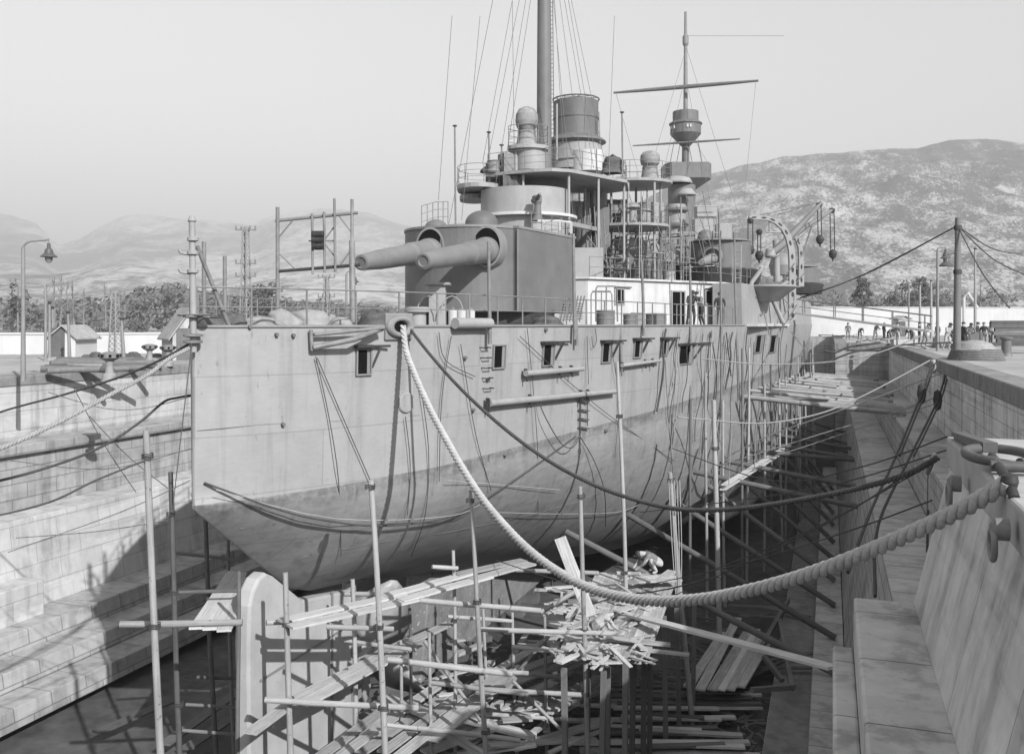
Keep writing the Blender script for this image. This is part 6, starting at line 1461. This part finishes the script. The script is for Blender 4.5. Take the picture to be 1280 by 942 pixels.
for u, d_, rz, kd, tp_, lg, lab, cm in ((1184, 57, .6, 'work', 'cloth_w', 'cloth_w', 'man in white jacket and trousers standing on the right quay', 'cloth_d'), (1204, 58, 2.2, 'stand', 'cloth_d', 'cloth_d', 'man in dark clothes standing just right of the quay pole', 'cloth_d'), (1212, 60, .2, 'work', 'cloth_m', 'cloth_d', 'man in grey jacket bending his arms right of the dark standing man', 'cloth_d'),
        (1222, 62, 1.2, 'stand', 'cloth_d', 'cloth_d', 'man in dark clothes behind the crates, nearest the white-clad man', 'cloth_d'), (1230, 63, -.4, 'stand', 'cloth_d', 'cloth_m', 'man in dark jacket and grey trousers behind the crates', 'cloth_m'), (1156, 66, 1.0, 'work', 'cloth_m', 'cloth_m', 'man in grey stooping on the quay left of the quay pole', 'cloth_d'),
        (1172, 68, -1.0, 'stand', 'cloth_m', 'cloth_d', 'man in grey jacket standing left of the quay pole', 'cloth_d'), (1188, 62, .2, 'bend', 'cloth_d', 'cloth_d', 'man in dark clothes bending close behind the quay pole', 'cloth_m'), (1094, 88, .8, 'work', 'cloth_d', 'cloth_m', 'man in dark jacket working at the far end of the dock wall', 'cloth_d'), (1060, 92, 0, 'stand', 'cloth_m', 'cloth_m', 'man in grey standing beside the gangway on the far quay', 'cloth_d'), (1105, 90, 2, 'stand', 'cloth_d', 'cloth_d', 'man in dark clothes at the far quay right of another worker', 'cloth_d')):
    person(ground_at(u, d_, 0.0), rz, kd, tp_, lg, lab, GQM, 'cap', cm)
for u, d_, rz, kd, tp_, lg, lab in ((1112, 78, .5, 'bend', 'cloth_m', 'cloth_d', 'man bending down on the quay near the gangway foot'), (1122, 74, 2.4, 'stand', 'cloth_m', 'cloth_w', 'man in grey jacket and pale trousers by the gangway foot'), (1140, 70, -.7, 'bend', 'cloth_d', 'cloth_m', 'stooping man in dark jacket between gangway and quay pole'), (1149, 73, 1.6, 'stand', 'cloth_d', 'cloth_d', 'upright man in dark clothes before the pale lamp post'), (1075, 95, .3, 'bend', 'cloth_m', 'cloth_d', 'man bending on the far quay below the gangway'), (1238, 66, .9, 'stand', 'cloth_m', 'cloth_d', 'man in grey jacket nearest the timber pile at the right')):
    person(ground_at(u, d_, 0.0), rz, kd, tp_, lg, lab, GQM, 'cap', 'cloth_d')
# the white-clad man's figure is moved a little nearer the coping by its own position above
GDM = 'men on the ship deck'
for u, rz, kd, tp_, lg, lab in ((878, .4, 'work', 'cloth_d', 'cloth_d', 'sailor in dark clothes at the deck rail, left one of the group'), (890, -.6, 'work', 'cloth_m', 'cloth_d', 'sailor in grey jumper at the deck rail, in the middle of the group'), (913, .2, 'stand', 'cloth_d', 'cloth_d', 'sailor in dark clothes standing at the deck rail apart to the right')):
    h = hit(u, 415, 0)[0]; person(Vector((h.x - .55, h.y + .15, CZ - .10)), rz, kd, tp_, lg, lab, GDM)
p = pz(823, 716, 8.75)
cr = person(p + Vector((0, 0, .02)), radians(-62), 'crouch', 'cloth_m', 'cloth_w', 'man in pale trousers and dark cap crouching under the bilge', None, sc=1.12)
for k, (du, dv, an) in enumerate(((-6, 4, .2), (8, 3, 1.4), (0, 8, .5), (-22, 6, 1.2))):
    q = pz(823 + du, 717 + dv, 8.78); e = Vector((cos(an), sin(an), 0)) * .8; plank(q - e, q + e, .34, 'pale board under the feet of the crouching man', 'boards under the crouching man')
p2_ = pz(742, 800, 8.95)
person(p2_ + Vector((0,0,.1)), radians(120), 'crouch', 'cloth_w', 'cloth_m', 'man in a pale shirt crouching on the middle platform behind a scaffold pole', None, sc=.95)
# ================================================================== AIR
hm = bpy.data.materials.new('haze'); hm.use_nodes = True; nt = hm.node_tree; nt.nodes.remove(nt.nodes['Principled BSDF'])
pv = nt.nodes.new('ShaderNodeVolumePrincipled'); pv.inputs['Density'].default_value = 3.4e-4; pv.inputs['Color'].default_value = (1, 1, 1, 1); pv.inputs['Anisotropy'].default_value = .0
nt.links.new(pv.outputs[0], nt.nodes['Material Output'].inputs['Volume'])
mb = MB(); mb.box((0, 4500, 448.25), (19000, 9700, 923.5)); hz = mb.build('haze', hm); tag(hz, kind='stuff', label='thin pale haze over the harbour and hills', cat='haze')
